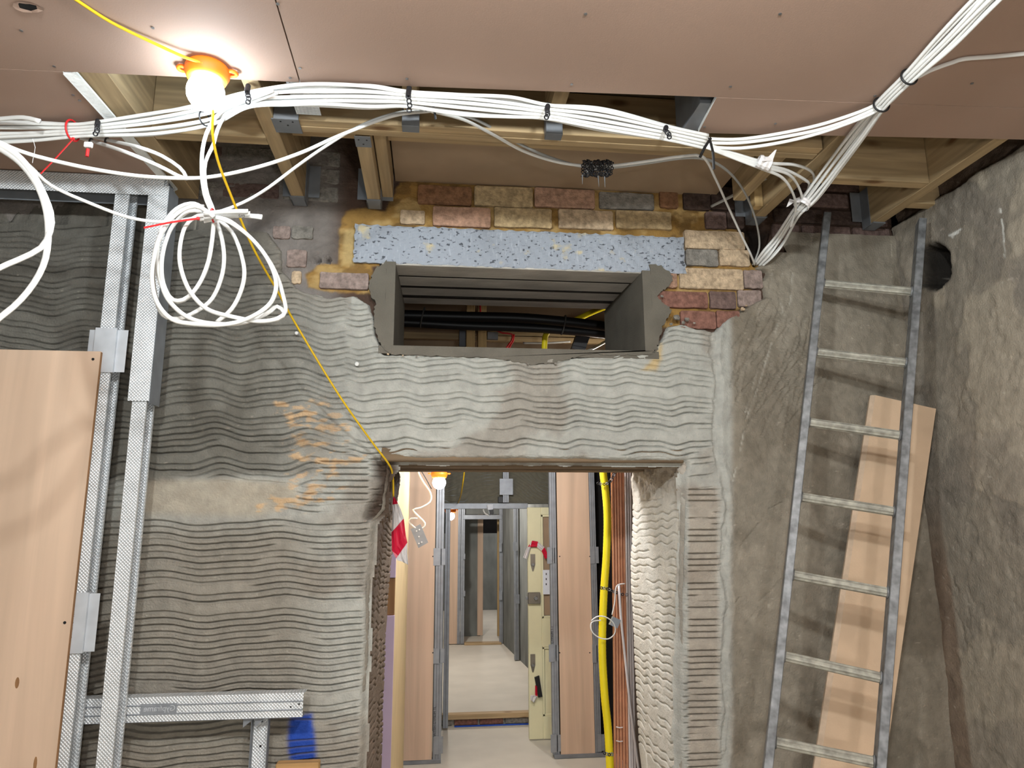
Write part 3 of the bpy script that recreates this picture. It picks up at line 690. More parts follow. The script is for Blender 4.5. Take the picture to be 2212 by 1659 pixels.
# ---- right wall
wall_right = tag(MB().box((XR+0.14, YBACK, 0), (XR+0.3, YW+.02, ZD)).build('wall_right', m_core), kind='structure')
def right_plaster():
    ysv = cluster((YBACK, YW+.012), 0.9, YW+.006, 0.0065, 0.2); zs = cluster((0, ZD), 0.85, 3.0, 0.0065, .1)
    Yg, Zg = np.meshgrid(ysv, zs); px, py = proj(np.full(Yg.shape, XR), Yg, Zg)
    top = (488-(px-1930)*0.636)-py+12*fbm(Yg*12, Zg*12, 301, 4); top = np.where(Yg < 0.9, -50, top)   # px-like distance above the coat's edge
    h = 0.012*fbm(Yg*1.6, Zg*1.6, 302, 3)+0.004*fbm(Yg*6, Zg*5, 303, 4)+0.0024*fbm((Yg+Zg*.4)*40, Zg*7, 304, 4)+0.0024*fbm(Yg*30, Zg*30, 316, 3)
    patch = sstep(0.06, 0.12, fbm(Yg*3.2, Zg*2.6, 305, 4)); h = h+0.0022*patch
    pit = 0.5*sstep(0.30, 0.42, fbm(Yg*13, Zg*10, 306, 4)); h = h-0.006*pit
    cr = np.abs(fbm(Yg*4+7, Zg*2.2, 307, 4)); crack = sstep(0.012, 0.003, cr)*sstep(.45, .6, vnoise(Yg*3, Zg*3, 308)); h = h-.004*crack
    hole = sstep(8, -6, sdpoly(px, py, [(1996, 545), (2020, 532), (2042, 548), (2050, 575), (2044, 600), (2020, 618), (1998, 612)])+6*fbm(Yg*20, Zg*20, 309, 3)); h = h-0.125*hole
    bare = sstep(-6, 6, top); h = h*(1-.3*bare)-0.028*bare+bare*0.012*fbm(Yg*14, Zg*20, 310, 4)
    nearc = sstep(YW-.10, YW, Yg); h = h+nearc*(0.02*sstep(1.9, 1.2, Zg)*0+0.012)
    X = XR-h
    C = np.empty(Yg.shape+(3,)); C[:] = lin((140, 131, 118)); C *= (1+0.16*fbm(Yg*2, Zg*2, 311, 4))[..., None]
    def mixc(mask, rgb, k=1.0):
        c = np.array(lin(rgb)); mm = np.clip(mask*k, 0, 1)[..., None]; C[:] = C*(1-mm)+c*mm
    mixc(patch, (172, 160, 142), .6); mixc(sstep(0.12, 0.2, fbm(Yg*2.7+4, Zg*2.2, 312, 4)), (118, 110, 102), .4)
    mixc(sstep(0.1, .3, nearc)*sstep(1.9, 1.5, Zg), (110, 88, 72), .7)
    wv = sdline(px, py, [(2160, 450), (2168, 500), (2175, 560), (2180, 600)])+3*np.abs(fbm(Yg*30, Zg*30, 313, 3)); mixc(sstep(3.5, 1, wv)*sstep(.4, .55, vnoise(Yg*50, Zg*50, 314)), (222, 220, 212), .9)
    mixc(sstep(3, 1, sdline(px, py, [(2055, 512), (2075, 495), (2050, 508)])), (225, 222, 215), .8)
    C *= (1+0.2*fbm(Yg*35, Zg*35, 317, 3))[..., None]; mixc(bare, (92, 72, 58), .85); mixc(sstep(16, 3, sdpoly(px, py, [(1996, 545), (2020, 532), (2042, 548), (2050, 575), (2044, 600), (2020, 618), (1998, 612)])+6*fbm(Yg*20, Zg*20, 309, 3)), (24, 20, 18), .95)  # hole and its rim coloured dark to stand for deep shade
    mixc(sstep(.94, .99, vnoise(Yg*70, Zg*70, 315)), (210, 200, 185), .35)
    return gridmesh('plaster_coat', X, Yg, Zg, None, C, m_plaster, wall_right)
right_plaster()

# ---- the other room surfaces (mostly behind the camera)
tag(MB().box((XL-.15, YBACK, 0), (XL, YB, ZD)).build('wall_left', m_farplaster), kind='structure')
tag(MB().box((XL-.15, YBACK-.15, 0), (XR+.3, YBACK, ZD)).build('wall_back', m_farplaster), kind='structure')
floor = tag(MB().box((XL-.15, YBACK-.15, -.12), (XR+.3, 6.68, 0)).build('floor', m_floor), kind='structure')
# ---- ceiling: deck, then boards screwed under the joists
ceiling = tag(MB().box((XL-.15, YBACK-.15, ZD), (XR+.3, YB, ZD+.1)).build('ceiling', m_deck), kind='structure')
def board(pts, z0, z1, label=None, white=-1):
    mb = MB(); n = len(pts); vs = [(p.x, p.y, z0) for p in pts]+[(p.x, p.y, z1) for p in pts]
    mb.add(vs, [list(range(n)), list(range(2*n-1, n-1, -1))])
    for i in range(n):
        mb.mi = 1 if i == white else 0
        mb.add(vs, [(i, n+i, n+(i+1) % n, (i+1) % n)])
    return mb.build('plasterboard', [m_board, m_boardedge], ceiling, label=label)
sm0 = Zp(648, 178, ZC); sm1 = Zp(595, 0, ZC); k = (YBACK-sm0.y)/(sm1.y-sm0.y); sm2 = sm0+(sm1-sm0)*k
gap = Vector((0.0018, 0, 0))
eL = Zp(0, 148, ZC); eL2 = eL+(eL-sm0)*((XL-eL.x)/(eL.x-sm0.x)); eR = Zp(1548, 210, ZC); eR2 = eR+(eR-sm0)*((XR+.05-eR.x)/(eR.x-sm0.x))
board([eL2, sm0-gap, sm2-gap, Vector((XL, YBACK, ZC))], ZC, ZC+.0125)
b_right = board([sm0+gap, eR2, Vector((XR+.05, YBACK, ZC)), sm2+gap], ZC, ZC+.0125)
cl = Zp(1508, 287, ZC); cr_ = Vector((XR+.05, Zp(2212, 298, ZC).y, ZC)); up2 = Vector((0, .0012, 0))
board([eR+up2, eR2+up2, cr_, cl], ZC-.0006, ZC+.0125, 'pink plasterboard strip with bare white cut edge', white=3)
dl = Zp(140, 160, ZC); dl2 = Zp(372, 412, ZC); y_d = dl2.y
dl.y = sm0.y+(eL.y-sm0.y)*(dl.x-sm0.x)/(eL.x-sm0.x)
board([eL2+up2, dl+up2, dl2, Vector((XL, y_d, ZC))], ZC-.0006, ZC+.0125, white=1)
# white taped edge strip along the left opening
mb = MB(); w = Vector((.016, 0, 0))
mb.prism([dl+Vector((0, .004, -.006)), dl2+Vector((0, 0, -.006)), dl2+Vector((.018, 0, .004)), dl+Vector((.030, .004, .004))], (0, 0, .006)); mb.build('board_edge_strip', m_boardedge, ceiling)
for (px, py) in ((117, 143), (158, 205), (172, 217), (46, 66), (627, 168), (648, 147), (879, 170), (1235, 182), (1578, 187), (1685, 30), (1265, 30), (1890, 207), (1675, 267), (600, 8), (2100, 180), (330, 60), (1522, 274)):
    p = Zp(px, py, ZC-.0006); mb = MB(); mb.lathe([(0.0, -.0012), (.0042, -.0012), (.0042, 0)], p, seg=10)
    mb.build('screw', m_screw, ceiling)
# torn pocket in the board, top left
p = Zp(60, 14, ZC); mb = MB(); rs = random.Random(4); n = 12
r1 = [p+Vector((math.cos(k*2*math.pi/n)*.024*rs.uniform(.7, 1.2), math.sin(k*2*math.pi/n)*.012*rs.uniform(.7, 1.2), -.0012)) for k in range(n)]
r2 = [p+Vector((math.cos(k*2*math.pi/n)*.032*rs.uniform(.8, 1.2), math.sin(k*2*math.pi/n)*.018*rs.uniform(.8, 1.2), -.0035*rs.random()-.001)) for k in range(n)]
mb.add(r1, [list(range(n))]); mb.build('torn_pocket', m_dark, ceiling)
mb = MB(); mb.add(r1+r2, [(k, (k+1) % n, n+(k+1) % n, n+k) for k in range(n)]); mb.build('torn_paper', m_board, ceiling)
# ================================================================== TIMBERS OVER THE OPENING
JW = 0.047
def hanger(mb, x0, x1, ye, z0, dep=.075, h=.16):
    t = .0025
    mb.box((x0-t, ye-dep, z0-.006), (x1+t, ye, z0-.0005))
    mb.box((x0-t-.001, ye-.055, z0-.006), (x0-.0005, ye, z0+h)); mb.box((x1+.0005, ye-.055, z0-.006), (x1+t+.001, ye, z0+h))
    mb.box((x0-.045, ye-t, z0+.03), (x0-t, ye, z0+h)); mb.box((x1+t, ye-t, z0+.03), (x1+.045, ye, z0+h))
def joist(x0, y0, y1, label, z0=ZJ, z1=ZD-.002, wdt=JW, hang=True, cat='joist', name='ceiling_joist'):
    t = thing(name, label, cat, (x0+wdt/2, (y0+y1)/2, z0))
    MB().cbox((x0, y0, z0), (x0+wdt, y1, z1), .002).build('timber', m_joist, t)
    if hang:
        mb = MB(); hanger(mb, x0, x0+wdt, y1, z0); h = mb.build('joist_hanger', m_galvdark, t)
        for k in range(3):
            MB().lathe([(0, -.001), (.004, -.001), (.004, 0)], (x0+wdt+.0035, y1-.028, z0+.04+k*.035), (1, 0, 0), 8).build('nail_hole', m_black, h)
    return t
YE = 2.607
j1x = W(636, 441, YE).x; j2x = W(797, 443, YE).x; j3x = W(1612, 478, YE).x; j4x = W(1862, 468, YE).x; j0r = W(408, 421, 2.5).x; j0x = min(dl.x, dl2.x)-.015
joist(j0x, 0.6, 2.60, 'timber ceiling joist along the white-edged left board', hang=False, wdt=j0r-j0x)
joist(j1x, 0.6, YE, 'timber ceiling joist above the white coil, its hanger left of the short joist')
joist(j2x, 2.10, YE, 'short timber joist above the left end of the grey lintel')
joist(j2x+JW+.004, 2.10, YE, 'shallow pale timber bolted against the right side of the short strapped joist', z0=ZJ+.045, wdt=.040, hang=False)
joist(j3x, 0.6, YE, 'timber joist behind the cable bundle that drops to the wall hole')
joist(j3x-.115, 1.9, YE-.14, 'cut-off timber joist ending above the dark bricks, left of the cable bundle', z0=ZJ+.03, hang=False)
joist(j4x, 0.6, YE, 'timber ceiling joist in bent steel hanger above the aluminium ladder')
# short upright packer beside the third joist
MBt = MB().cbox((j3x-.036, YE-.16, ZJ+.004), (j3x-.002, YE-.12, ZJ+.17), .002)
tag(MBt.build('timber_packer', m_timberz), 'short upright timber packer beside the joist behind the cable drop', 'timber')
# galvanised strap on near end of the short joist
def strap(name, x0, x1, y0, y1, z0, z1, label):
    t = thing(name, label, 'bracket', ((x0+x1)/2, y0, z0))
    MB().cbox((x0, y0, z0), (x1, y1, z1), .001).build('plate', m_galvdark, t)
    for (u, v) in ((.25, .3), (.75, .3), (.5, .7)):
        MB().lathe([(0, -.0008), (.003, -.0008), (.003, 0)], (x0+(x1-x0)*u, y0+(y1-y0)*v, z0), (0, 0, 1), 8).build('nail', m_black, t)
strap('joist_strap', j2x-.002, j2x+JW+.002, 2.085, 2.15, ZJ-.003, ZJ-.0005, 'grey nailed steel strap under the near end of the short joist')
# trimmer across the opening, with hanger plate at its left end
xt0 = j1x+JW+.004; xt1 = j3x-.004
t = thing('trimmer_beam', 'long pale timber trimmer spanning the ceiling opening under the cable bundle', 'timber', ((xt0+xt1)/2, 2.03, ZJ))
MB().cbox((xt0, 2.015, ZJ+.002), (xt1, 2.049, ZJ+.062), .002).build('timber', m_joistx, t)
MB().cbox((xt0, 2.0495, ZJ), (xt1, 2.081, ZJ+.060), .002).build('timber', m_joistx, t)
hp = MB(); hp.cbox((j1x+JW-.006, 2.008, ZJ-.004), (j1x+JW+.075, 2.086, ZJ-.0005), .001); hp.cbox((j1x+JW+.001, 2.006, ZJ-.004), (j1x+JW+.075, 2.0095, ZJ+.07), .001)
ho = hp.build('end_hanger', m_galvdark, t)
for k in range(3): MB().lathe([(0, -.0008), (.003, -.0008), (.003, 0)], (j1x+JW+.02+.018*k, 2.02+.02*(k % 2), ZJ-.004), (0, 0, 1), 8).build('nail', m_black, ho)
def noggin(x0, x1, y0, y1, z0, z1, label):
    return tag(MB().cbox((x0, y0, z0), (x1, y1, z1), .002).build('noggin', m_joistx), label, 'timber')
noggin(j0r+.001, j1x-.001, 2.13, 2.177, ZJ+.002, ZD-.003, 'knotty timber noggin behind the festoon lamp, between two joists')
noggin(j1x+JW+.001, j2x+.6, 1.80, 1.84, ZJ+.17, ZD-.003, 'timber blocking glimpsed high in the opening, right of the lamp')
noggin(j1x+JW+.001, j3x-.12, 2.235, 2.282, ZJ+.10, ZD-.003, 'dark timber header at the back of the opening above the trimmer')
noggin(j3x+JW+.001, j4x-.001, 2.20, 2.247, ZJ+.002, ZD-.003, 'timber noggin crossing behind the cables, left of the ladder-side joist')
noggin(j4x+JW+.001, XR+.02, 2.36, 2.407, ZJ+.002, ZD-.003, 'short timber noggin between the ladder-side joist and the right wall')
# stub joist and bracket showing behind the bundle at top centre
for (a, lab) in ((887, 'stub of timber with steel bracket behind the black banding strap at top centre'), (1200, 'stub of timber with grey bracket right of the top centre banding strap')):
    x = W(a, 230, 1.95).x; t = thing('joist_stub', lab, 'timber', (x, 1.9, ZJ))
    MB().cbox((x-.022, 1.70, ZJ+.03), (x+.022, 2.012, ZJ+.16), .002).build('timber', m_joist, t)
    MB().cbox((x-.026, 1.975, ZJ-.022), (x+.026, 2.012, ZJ+.055), .001).build('bracket', m_galvdark, t)
MB_ = MB().cbox((W(1505, 240, 1.9).x-.03, 1.80, ZJ-.002), (W(1505, 240, 1.9).x+.016, 2.0, ZJ+.2), .001)
tag(MB_.build('steel_channel', m_galvdark), 'dark steel channel end beside the white cut edge of the right board', 'bracket')
tag(MB().cbox((Zp(617, 186, ZC).x, 1.70, ZC+.0135), (Zp(674, 186, ZC).x, 1.98, ZC+.0145), .0003).build('steel_backing_strip', m_knurl), 'knurled steel backing strip behind the ceiling board seam', 'bracket')
# brown board closing the bay over the bricks
tag(MB().box((j2x+JW+.05, 2.284, ZJ+.125), (j3x-.118, 2.628, ZJ+.137)).build('ceiling_panel', m_brownboard), 'brown board soffit above the ochre-mortared bricks', 'board')

# ================================================================== CABLES
def cable(pts, r=.0055, m=None, name='cable', label=None, group=None, flat=.72, cat='cable', step=.018, sides=8, off=(0, 0, 0)):
    o_ = Vector(off); mb = MB(); mb.tube([p+o_ for p in spline(pts, step)], r, sides, flat=flat)
    o = mb.build(name, m or m_white, None, smooth=True)
    return tag(o, label, cat, group)
def bundle(path, n, label, group, r=.0056, spread=.0125, layers=2, seed=1, m=None, pinch=()):
    rs = random.Random(seed); P = [Vector(p) for p in path]
    for i in range(n):
        row = i//layers; lay = i % layers; rows = math.ceil(n/layers)
        ph = rs.uniform(0, 6.28); fr = rs.uniform(.7, 1.6); pts = []
        for k, p in enumerate(P):
            t = (P[min(k+1, len(P)-1)]-P[max(k-1, 0)]).normalized(); v = (p-EYE).normalized()
            u = t.cross(v).normalized(); u = -u if u.z < 0 else u
            sp = spread*(0.72 if k in pinch else 1.0)
            a = (row-(rows-1)/2)*sp+math.sin(ph+fr*k)*.0035*(0.3 if k in pinch else 1); b = (lay-(layers-1)/2)*.011
            pts.append(p+u*a+v*b)
        cable(pts, r, m, label=label, group=group)
zb = ZC-.040
main_px = [(-700, 330), (-420, 314), (-150, 296), (-40, 288), (60, 285), (157, 282), (206, 279), (330, 268), (450, 246), (532, 216), (620, 207), (700, 206), (800, 209), (882, 214), (1000, 225), (1100, 233), (1182, 242), (1300, 258), (1442, 287), (1526, 306)]
main = [Zp(a, b, zb) for a, b in main_px]
bundle(main, 10, 'white cable in the long bundle strapped under the ceiling opening', 'long ceiling bundle of white cables', seed=3, pinch=(5, 6, 9, 13, 16, 18, 19))
P3 = lambda L: [W(a, b, y) for a, b, y in L]
ceilpx = [(1904, 226), (1964, 166), (2040, 92), (2125, 4), (2230, -100), (2420, -300), (2700, -620)]
up_path = [Zp(a, b, ZC-.028) for a, b in ceilpx]
y0 = Zp(1526, 306, zb).y
r1 = [Zp(1526, 306, zb), Zp(1600, 309, zb), Zp(1700, 297, zb), Zp(1800, 271, zb)]+up_path
bundle(r1, 3, 'white cable sweeping from the long bundle up the right ceiling board', 'upper right sweep of white cables', seed=5, layers=1, spread=.012, pinch=(4, 5))
yc = up_path[0].y
drop = up_path[::-1]+P3([(1850, 296, yc+.16), (1800, 362, yc+.33), (1752, 424, yc+.47), (1718, 462, yc+.56), (1684, 516, 2.50), (1660, 548, 2.55), (1636, 574, 2.635)])
bundle(drop, 8, 'white cable running off the right ceiling board down into the wall hole', 'white cables dropping to the wall hole', seed=7, layers=2, spread=.0125, pinch=(5, 6, 10, 13))
br = [[(1526, 311, y0), (1600, 336, y0+.03), (1660, 352, y0+.05), (1716, 356, y0+.10), (1752, 370, y0+.18), (1758, 392, y0+.24), (1745, 425, y0+.3)],
      [(1526, 314, y0), (1600, 341, y0+.03), (1655, 357, y0+.05), (1700, 368, y0+.10), (1738, 388, y0+.18), (1748, 400, y0+.24), (1738, 428, y0+.3)],
      [(1526, 316, y0), (1600, 344, y0+.03), (1650, 361, y0+.05), (1700, 375, y0+.10), (1722, 398, y0+.18), (1733, 430, y0+.26), (1728, 452, y0+.34)],
      [(1526, 318, y0), (1600, 347, y0+.03), (1650, 366, y0+.05), (1690, 384, y0+.10), (1712, 416, y0+.18), (1719, 450, y0+.28), (1708, 490, y0+.40)]]
for b in br: cable(P3(b), .0056, label='white cable looping from the knotted tape into the wall drop', group='white cables leaving the knotted tape')
# slack pair hung from the black tie at top centre
c0 = (930, 240, 1.90)
cable(P3([c0, (1000, 258, 1.95), (1060, 288, 2.02), (1130, 326, 2.10), (1200, 349, 2.14), (1262, 358, 2.15), (1320, 358, 2.14), (1400, 348, 2.10), (1470, 338, 2.06), (1518, 339, 2.05), (1545, 385, 2.15), (1570, 440, 2.3), (1600, 505, 2.46), (1622, 550, 2.56), (1630, 572, 2.63)]), .0056, label='slack white cable passing through the roll of black banding')
cable(P3([c0, (1010, 252, 1.96), (1070, 280, 2.03), (1140, 320, 2.11), (1205, 346, 2.15), (1265, 361, 2.155), (1320, 362, 2.15), (1400, 352, 2.11), (1470, 342, 2.07), (1520, 343, 2.06), (1562, 362, 2.14), (1596, 396, 2.25), (1620, 440, 2.38), (1636, 490, 2.5), (1640, 535, 2.58), (1626, 572, 2.63)]), .0054, m_grey, label='slack grey cable passing through the roll of black banding')
cable(P3([(1655, 385, 2.36), (1620, 402, 2.40), (1580, 424, 2.50), (1536, 446, 2.60)]), .0065, m_grey, label='short grey cable end entering the dark bricks')
cable(P3([c0, (850, 250, 1.90), (740, 290, 1.90), (650, 330, 1.90), (560, 360, 1.90), (470, 380, 1.90), (400, 385, 1.90), (300, 380, 1.90), (200, 365, 1.88), (100, 343, 1.84), (40, 325, 1.80), (-60, 288, 1.74), (-260, 268, 1.70), (-500, 268, 1.70)]), .0056, label='long slack white cable sagging below the lamp')
cable(P3([(930, 237, 1.90), (850, 246, 1.92), (770, 276, 1.95), (700, 318, 1.99), (640, 360, 2.02), (570, 412, 2.04), (510, 444, 2.05), (440, 466, 2.05), (360, 479, 2.03), (280, 470, 2.0), (190, 437, 1.96), (110, 400, 1.90), (60, 355, 1.84), (0, 315, 1.78), (-80, 280, 1.72), (-260, 272, 1.71), (-480, 272, 1.71)]), .0052, label='thin slack white cable crossing behind the coil')
# two loose tails under the left board
zl = ZC-.03
cable([Zp(150, 292, zl), Zp(200, 305, zl-.01), W(270, 328, 1.95), W(340, 357, 1.98), W(385, 380, 2.0), W(404, 386, 2.02)], .0056, label='lower white cable tail curving under the left ceiling board')
cable([Zp(170, 288, zl), Zp(235, 303, zl-.01), W(300, 318, 1.97), W(350, 337, 2.0), W(388, 362, 2.02), W(401, 380, 2.03), W(400, 386, 2.05)], .0056, label='upper white cable tail curving under the left ceiling board')
cable([Zp(-420, 300, ZC-.03), Zp(-200, 276, ZC-.03), Zp(-60, 262, ZC-.03), Zp(0, 257, ZC-.03), Zp(50, 254, ZC-.035), Zp(86, 262, ZC-.05)], .0072, label='cut white cable end above the long bundle at far left')
# big hanging loop at far left
for i, (o, lab) in enumerate(((0, 'outer wide white cable of the big loop at far left'), (1, 'inner wide white cable of the big loop at far left'))):
    pts = [(-520, 262+6*o, 1.70), (-260, 262+6*o, 1.68), (-60, 286+6*o, 1.66), (0, 320-6*o, 1.64), (45, 352-8*o, 1.62), (82, 402-6*o, 1.60), (101+8*o, 460, 1.59), (104+4*o, 520-20*o, 1.58), (93-4*o, 575-40*o, 1.58), (60-18*o, 630-70*o, 1.57), (10-20*o, 678-95*o, 1.56), (-60, 715-95*o, 1.55), (-260, 735-95*o, 1.54), (-480, 640-95*o, 1.56), (-560, 400, 1.6)]
    cable(P3(pts), .0082, label=lab, flat=.6)
# the coil tied with a red tie
YC = 1.88
def cc(L, d=0.0): return [W(a, b, YC+d+.012*math.sin(i*.8+a*.05)) for i, (a, b) in enumerate(L)]
G = 'hanging coil of white cables'; LB_ = 'white cable turn in the coil hung from the red tie'
coil = [[(462, 468), (425, 446), (385, 460), (350, 500), (333, 555), (328, 605), (340, 655), (372, 690), (420, 700), (470, 702), (520, 694), (565, 672), (590, 645), (596, 605), (576, 556), (540, 512), (496, 480), (466, 470)],
        [(458, 470), (428, 466), (400, 490), (388, 540), (392, 585), (412, 632), (448, 668), (500, 684), (560, 694), (600, 688), (617, 672), (612, 640), (600, 600), (578, 558), (540, 512), (498, 478), (466, 468)],
        [(455, 466), (420, 440), (380, 452), (350, 492), (340, 545), (346, 600), (362, 645), (400, 682), (450, 698), (520, 698), (575, 678), (598, 662), (614, 676), (600, 690), (552, 694)],
        [(462, 475), (458, 520), (450, 565), (432, 610), (408, 640), (384, 650), (365, 640), (350, 600), (352, 545), (372, 490), (410, 456), (452, 462)],
        [(464, 475), (456, 530), (446, 580), (424, 622), (398, 648), (372, 648), (346, 610), (338, 560), (350, 505), (392, 450), (440, 446)],
        [(466, 475), (478, 510), (484, 556), (478, 600), (458, 645), (425, 672), (385, 688), (352, 680), (336, 640), (330, 590), (338, 530), (368, 470), (420, 440)],
        [(470, 473), (500, 500), (520, 545), (528, 590), (520, 630), (500, 668), (468, 696)]]
for i, L in enumerate(coil): cable(cc(L, (i-3)*.014), .0058, label=LB_, group=G, step=.012)
for i, L in enumerate(([(590, 196), (530, 218), (480, 240), (452, 275), (438, 320), (436, 375), (442, 420), (452, 446), (462, 470)], [(600, 200), (540, 222), (492, 244), (470, 280), (462, 310), (444, 350), (442, 385), (448, 420), (458, 446), (466, 470)])):
    a = [Zp(x, y, zb-.012) for x, y in L[:3]]+[W(x, y, YC-.01+.02*i) for x, y in L[3:]]
    cable(a, .0058, label='white cable hanging from the long bundle down to the coil', group='white cables down to the coil')
tails = [[(440, 462), (480, 457), (536, 456)], [(440, 470), (490, 462), (540, 461)], [(432, 474), (480, 466), (530, 466), (566, 470)], [(440, 478), (490, 468), (540, 466), (566, 468)]]
for i, L in enumerate(tails): cable(cc(L, -.05+.01*i), .006, label='cut white cable tail pointing right out of the coil', group='cut tails of the coil', flat=.6)
def text_mesh(body, name, loc, xdir, ydir, size, m, parent, depth=.0006, label=None):
    cu = bpy.data.curves.new('lettering_curve', 'FONT'); cu.body = body; cu.size = size; cu.extrude = depth; cu.resolution_u = 3
    ob = bpy.data.objects.new('lettering_tmp', cu); COL.objects.link(ob)
    dg = bpy.context.evaluated_depsgraph_get(); me = bpy.data.meshes.new_from_object(ob.evaluated_get(dg))
    bpy.data.objects.remove(ob); bpy.data.curves.remove(cu)
    x = Vector(xdir).normalized(); y = Vector(ydir); y = (y-x*x.dot(y)).normalized(); z = x.cross(y); o0 = ORG[parent] if parent else Vector((0, 0, 0))
    me.transform(Matrix((x, y, z)).transposed().to_4x4()); me.transform(Matrix.Translation(Vector(loc)-o0))
    me.materials.clear(); me.materials.append(m); me.name = name
    o = bpy.data.objects.new(name, me); COL.objects.link(o); reg(o, parent)
    if label: o['label'] = label
    return o
p = W(529, 464, YC-.065); q = W(508, 463, YC-.065)
tm = text_mesh('D/S', 'marker_writing', p, q-p, (0, 0, -1), .011, m_ink, None, .0003); tag(tm, 'handwritten letters on the cut tail of the coil', 'lettering')
# ---- ties, straps, bands
def tie(c, axis, R, m, label, tail=None, r=.0022, sx=1.0):
    t = thing('cable_tie', label, 'cable tie', c); mb = MB(); mb.ring(c, axis, R, r, 22, 6, sx); mb.build('band', m, t, smooth=True)
    if tail:
        d = (Vector(tail[1])-Vector(tail[0])).normalized(); MB().tube(spline(tail, .03), .0028, 6, flat=.4).build('tail', m, t)
        MB().cbox(Vector(tail[0])-Vector((.004, .003, .004)), Vector(tail[0])+Vector((.004, .003, .004)), .001).build('head', m, t)
    return t
def tan_at(path, i): return (path[i+1]-path[i-1]).normalized()
def bundlehalf(): return .036
tie(main[5], tan_at(main, 5), .030, m_red, 'red cable tie round the long bundle with a long slanting tail', (W(158, 300, main[5].y-.03), W(122, 340, main[5].y-.02), W(88, 375, main[5].y-.01)), .003)
pc = W(461, 467, YC-.01)
tie(pc, (1, 0, .15), .019, m_red, 'red cable tie gathering the hanging coil, tail pointing left', (W(428, 472, YC-.06), W(370, 480, YC-.05), W(311, 492, YC-.04)), .003, 1.0)
tie(W(442, 256, main[8].y), tan_at(main, 8), .020, m_black, 'thin black tie round the strands left of the coil drop')
tie(up_path[0], (up_path[1]-drop[7]).normalized(), .022, m_black, 'black tie where the cable sweep meets the right ceiling board', r=.003)
tie(up_path[1], (up_path[2]-up_path[0]).normalized(), .022, m_black, 'black tie further up the right ceiling board', r=.003)
for (cpx, Yk, lab, a0, a1, t0, t1) in (((932, 228), 1.87, 'long black cable tie holding the slack pair at top centre', (920, 202), (921, 240), (925, 205), (941, 258)), ((1522, 318), y0-.03, 'long black cable tie with hanging tail at the right end of the long bundle', (1536, 298), (1512, 340), (1532, 298), (1542, 366))):
    t = thing('cable_tie', lab, 'cable tie', W(*cpx, Yk))
    MB().tube(spline(P3([(a0[0], a0[1], Yk-.045), ((a0[0]+a1[0])/2-2, (a0[1]+a1[1])/2, Yk-.05), (a1[0], a1[1], Yk-.02)]), .02), .0042, 6, flat=.35).build('band', m_black, t)
    MB().tube(spline(P3([(t0[0], t0[1], Yk-.045), ((t0[0]+t1[0])/2+3, (t0[1]+t1[1])/2-4, Yk-.06), (t1[0], t1[1], Yk-.05)]), .02), .0042, 6, flat=.35).build('tail', m_black, t)
def banding(L, label, m=None):
    P = spline(L, .011); t = thing('fixing_band', label, 'banding', L[0]); n = len(P)
    for i in range(0, n-1):
        c = P[i]; d = (P[i+1]-P[i]).normalized(); v = (c-EYE).normalized()
        MB().ring(c, v, .0052, .0021, 10, 5).build('band_link', m or m_blackm, t)
    return t
def bandpath(a, b, z, dy=-.03): return [Zp(a[0], a[1], ZC+.004), W(a[0]-2, (a[1]*2+b[1])/3, Zp(a[0], a[1], z).y-.07), W((a[0]+b[0])/2+2, (a[1]+b[1]*2)/3, Zp(a[0], a[1], z).y-.075), W(b[0], b[1], Zp(a[0], a[1], z).y-.05)]
banding(bandpath((884, 190), (882, 246), zb), 'perforated black banding strap at top centre of the long bundle')
banding(bandpath((1184, 226), (1178, 258), zb), 'perforated black banding strap halfway along the ceiling opening')
banding(bandpath((1440, 272), (1446, 300), zb), 'perforated black banding strap near the right end of the long bundle')
banding(bandpath((212, 260), (203, 294), zb), 'perforated black banding strap under the left ceiling board')
banding(bandpath((536, 186), (534, 226), zb), 'perforated black banding strap just right of the lit lamp')
for (px, py, lab) in ((196, 303, 'small black clip on the lower left cable tail'), (230, 301, 'small black clip on the upper left cable tail')):
    p = Zp(px, py, ZC-.038); tie(p, (1, .3, -.4), .009, m_black, lab, r=.0025)
t = thing('cable_clip', 'white clip with red wall plug hanging from the lower left cable tail', 'clip', W(192, 313, 1.93))
a = W(191, 313, 1.93); MB().cbox(a-Vector((.011, .005, .008)), a+Vector((.011, .005, .008)), .002).build('body', m_white, t); MB().tube([W(190, 322, 1.93), W(188, 338, 1.93)], .0045, 8).build('plug', m_red, t)
# roll of banding on the slack pair
t = thing('banding_roll', 'roll of black perforated banding with bright screws hung on the slack cables', 'banding', W(1290, 368, 2.13))
cr0 = W(1262, 364, 2.13); cr1 = W(1318, 364, 2.13)
for i in range(9):
    c = cr0.lerp(cr1, i/8)
    mb = MB()
    for k in range(14):
        an = 2*math.pi*k/14; R_ = .024+.003*math.sin(i*2.1)
        mb.ring(c+Vector((.003*math.sin(k*3+i), math.cos(an)*R_, math.sin(an)*R_)), (math.sin(k*1.7+i)*.6, math.cos(an), math.sin(an)), .0048, .0018, 8, 4)
    mb.build('band_turn', m_blackm, t)
for (a, b, c_, d_) in ((1258, 378, 1258, 398), (1292, 380, 1294, 404), (1306, 382, 1307, 405), (1277, 352, 1282, 348), (1284, 366, 1290, 366), (1270, 372, 1266, 366)):
    MB().tube([W(a, b, 2.095), W(c_, d_, 2.095)], lambda u: .0026*(1-.8*u**4), 8).build('screw', m_screw, t)
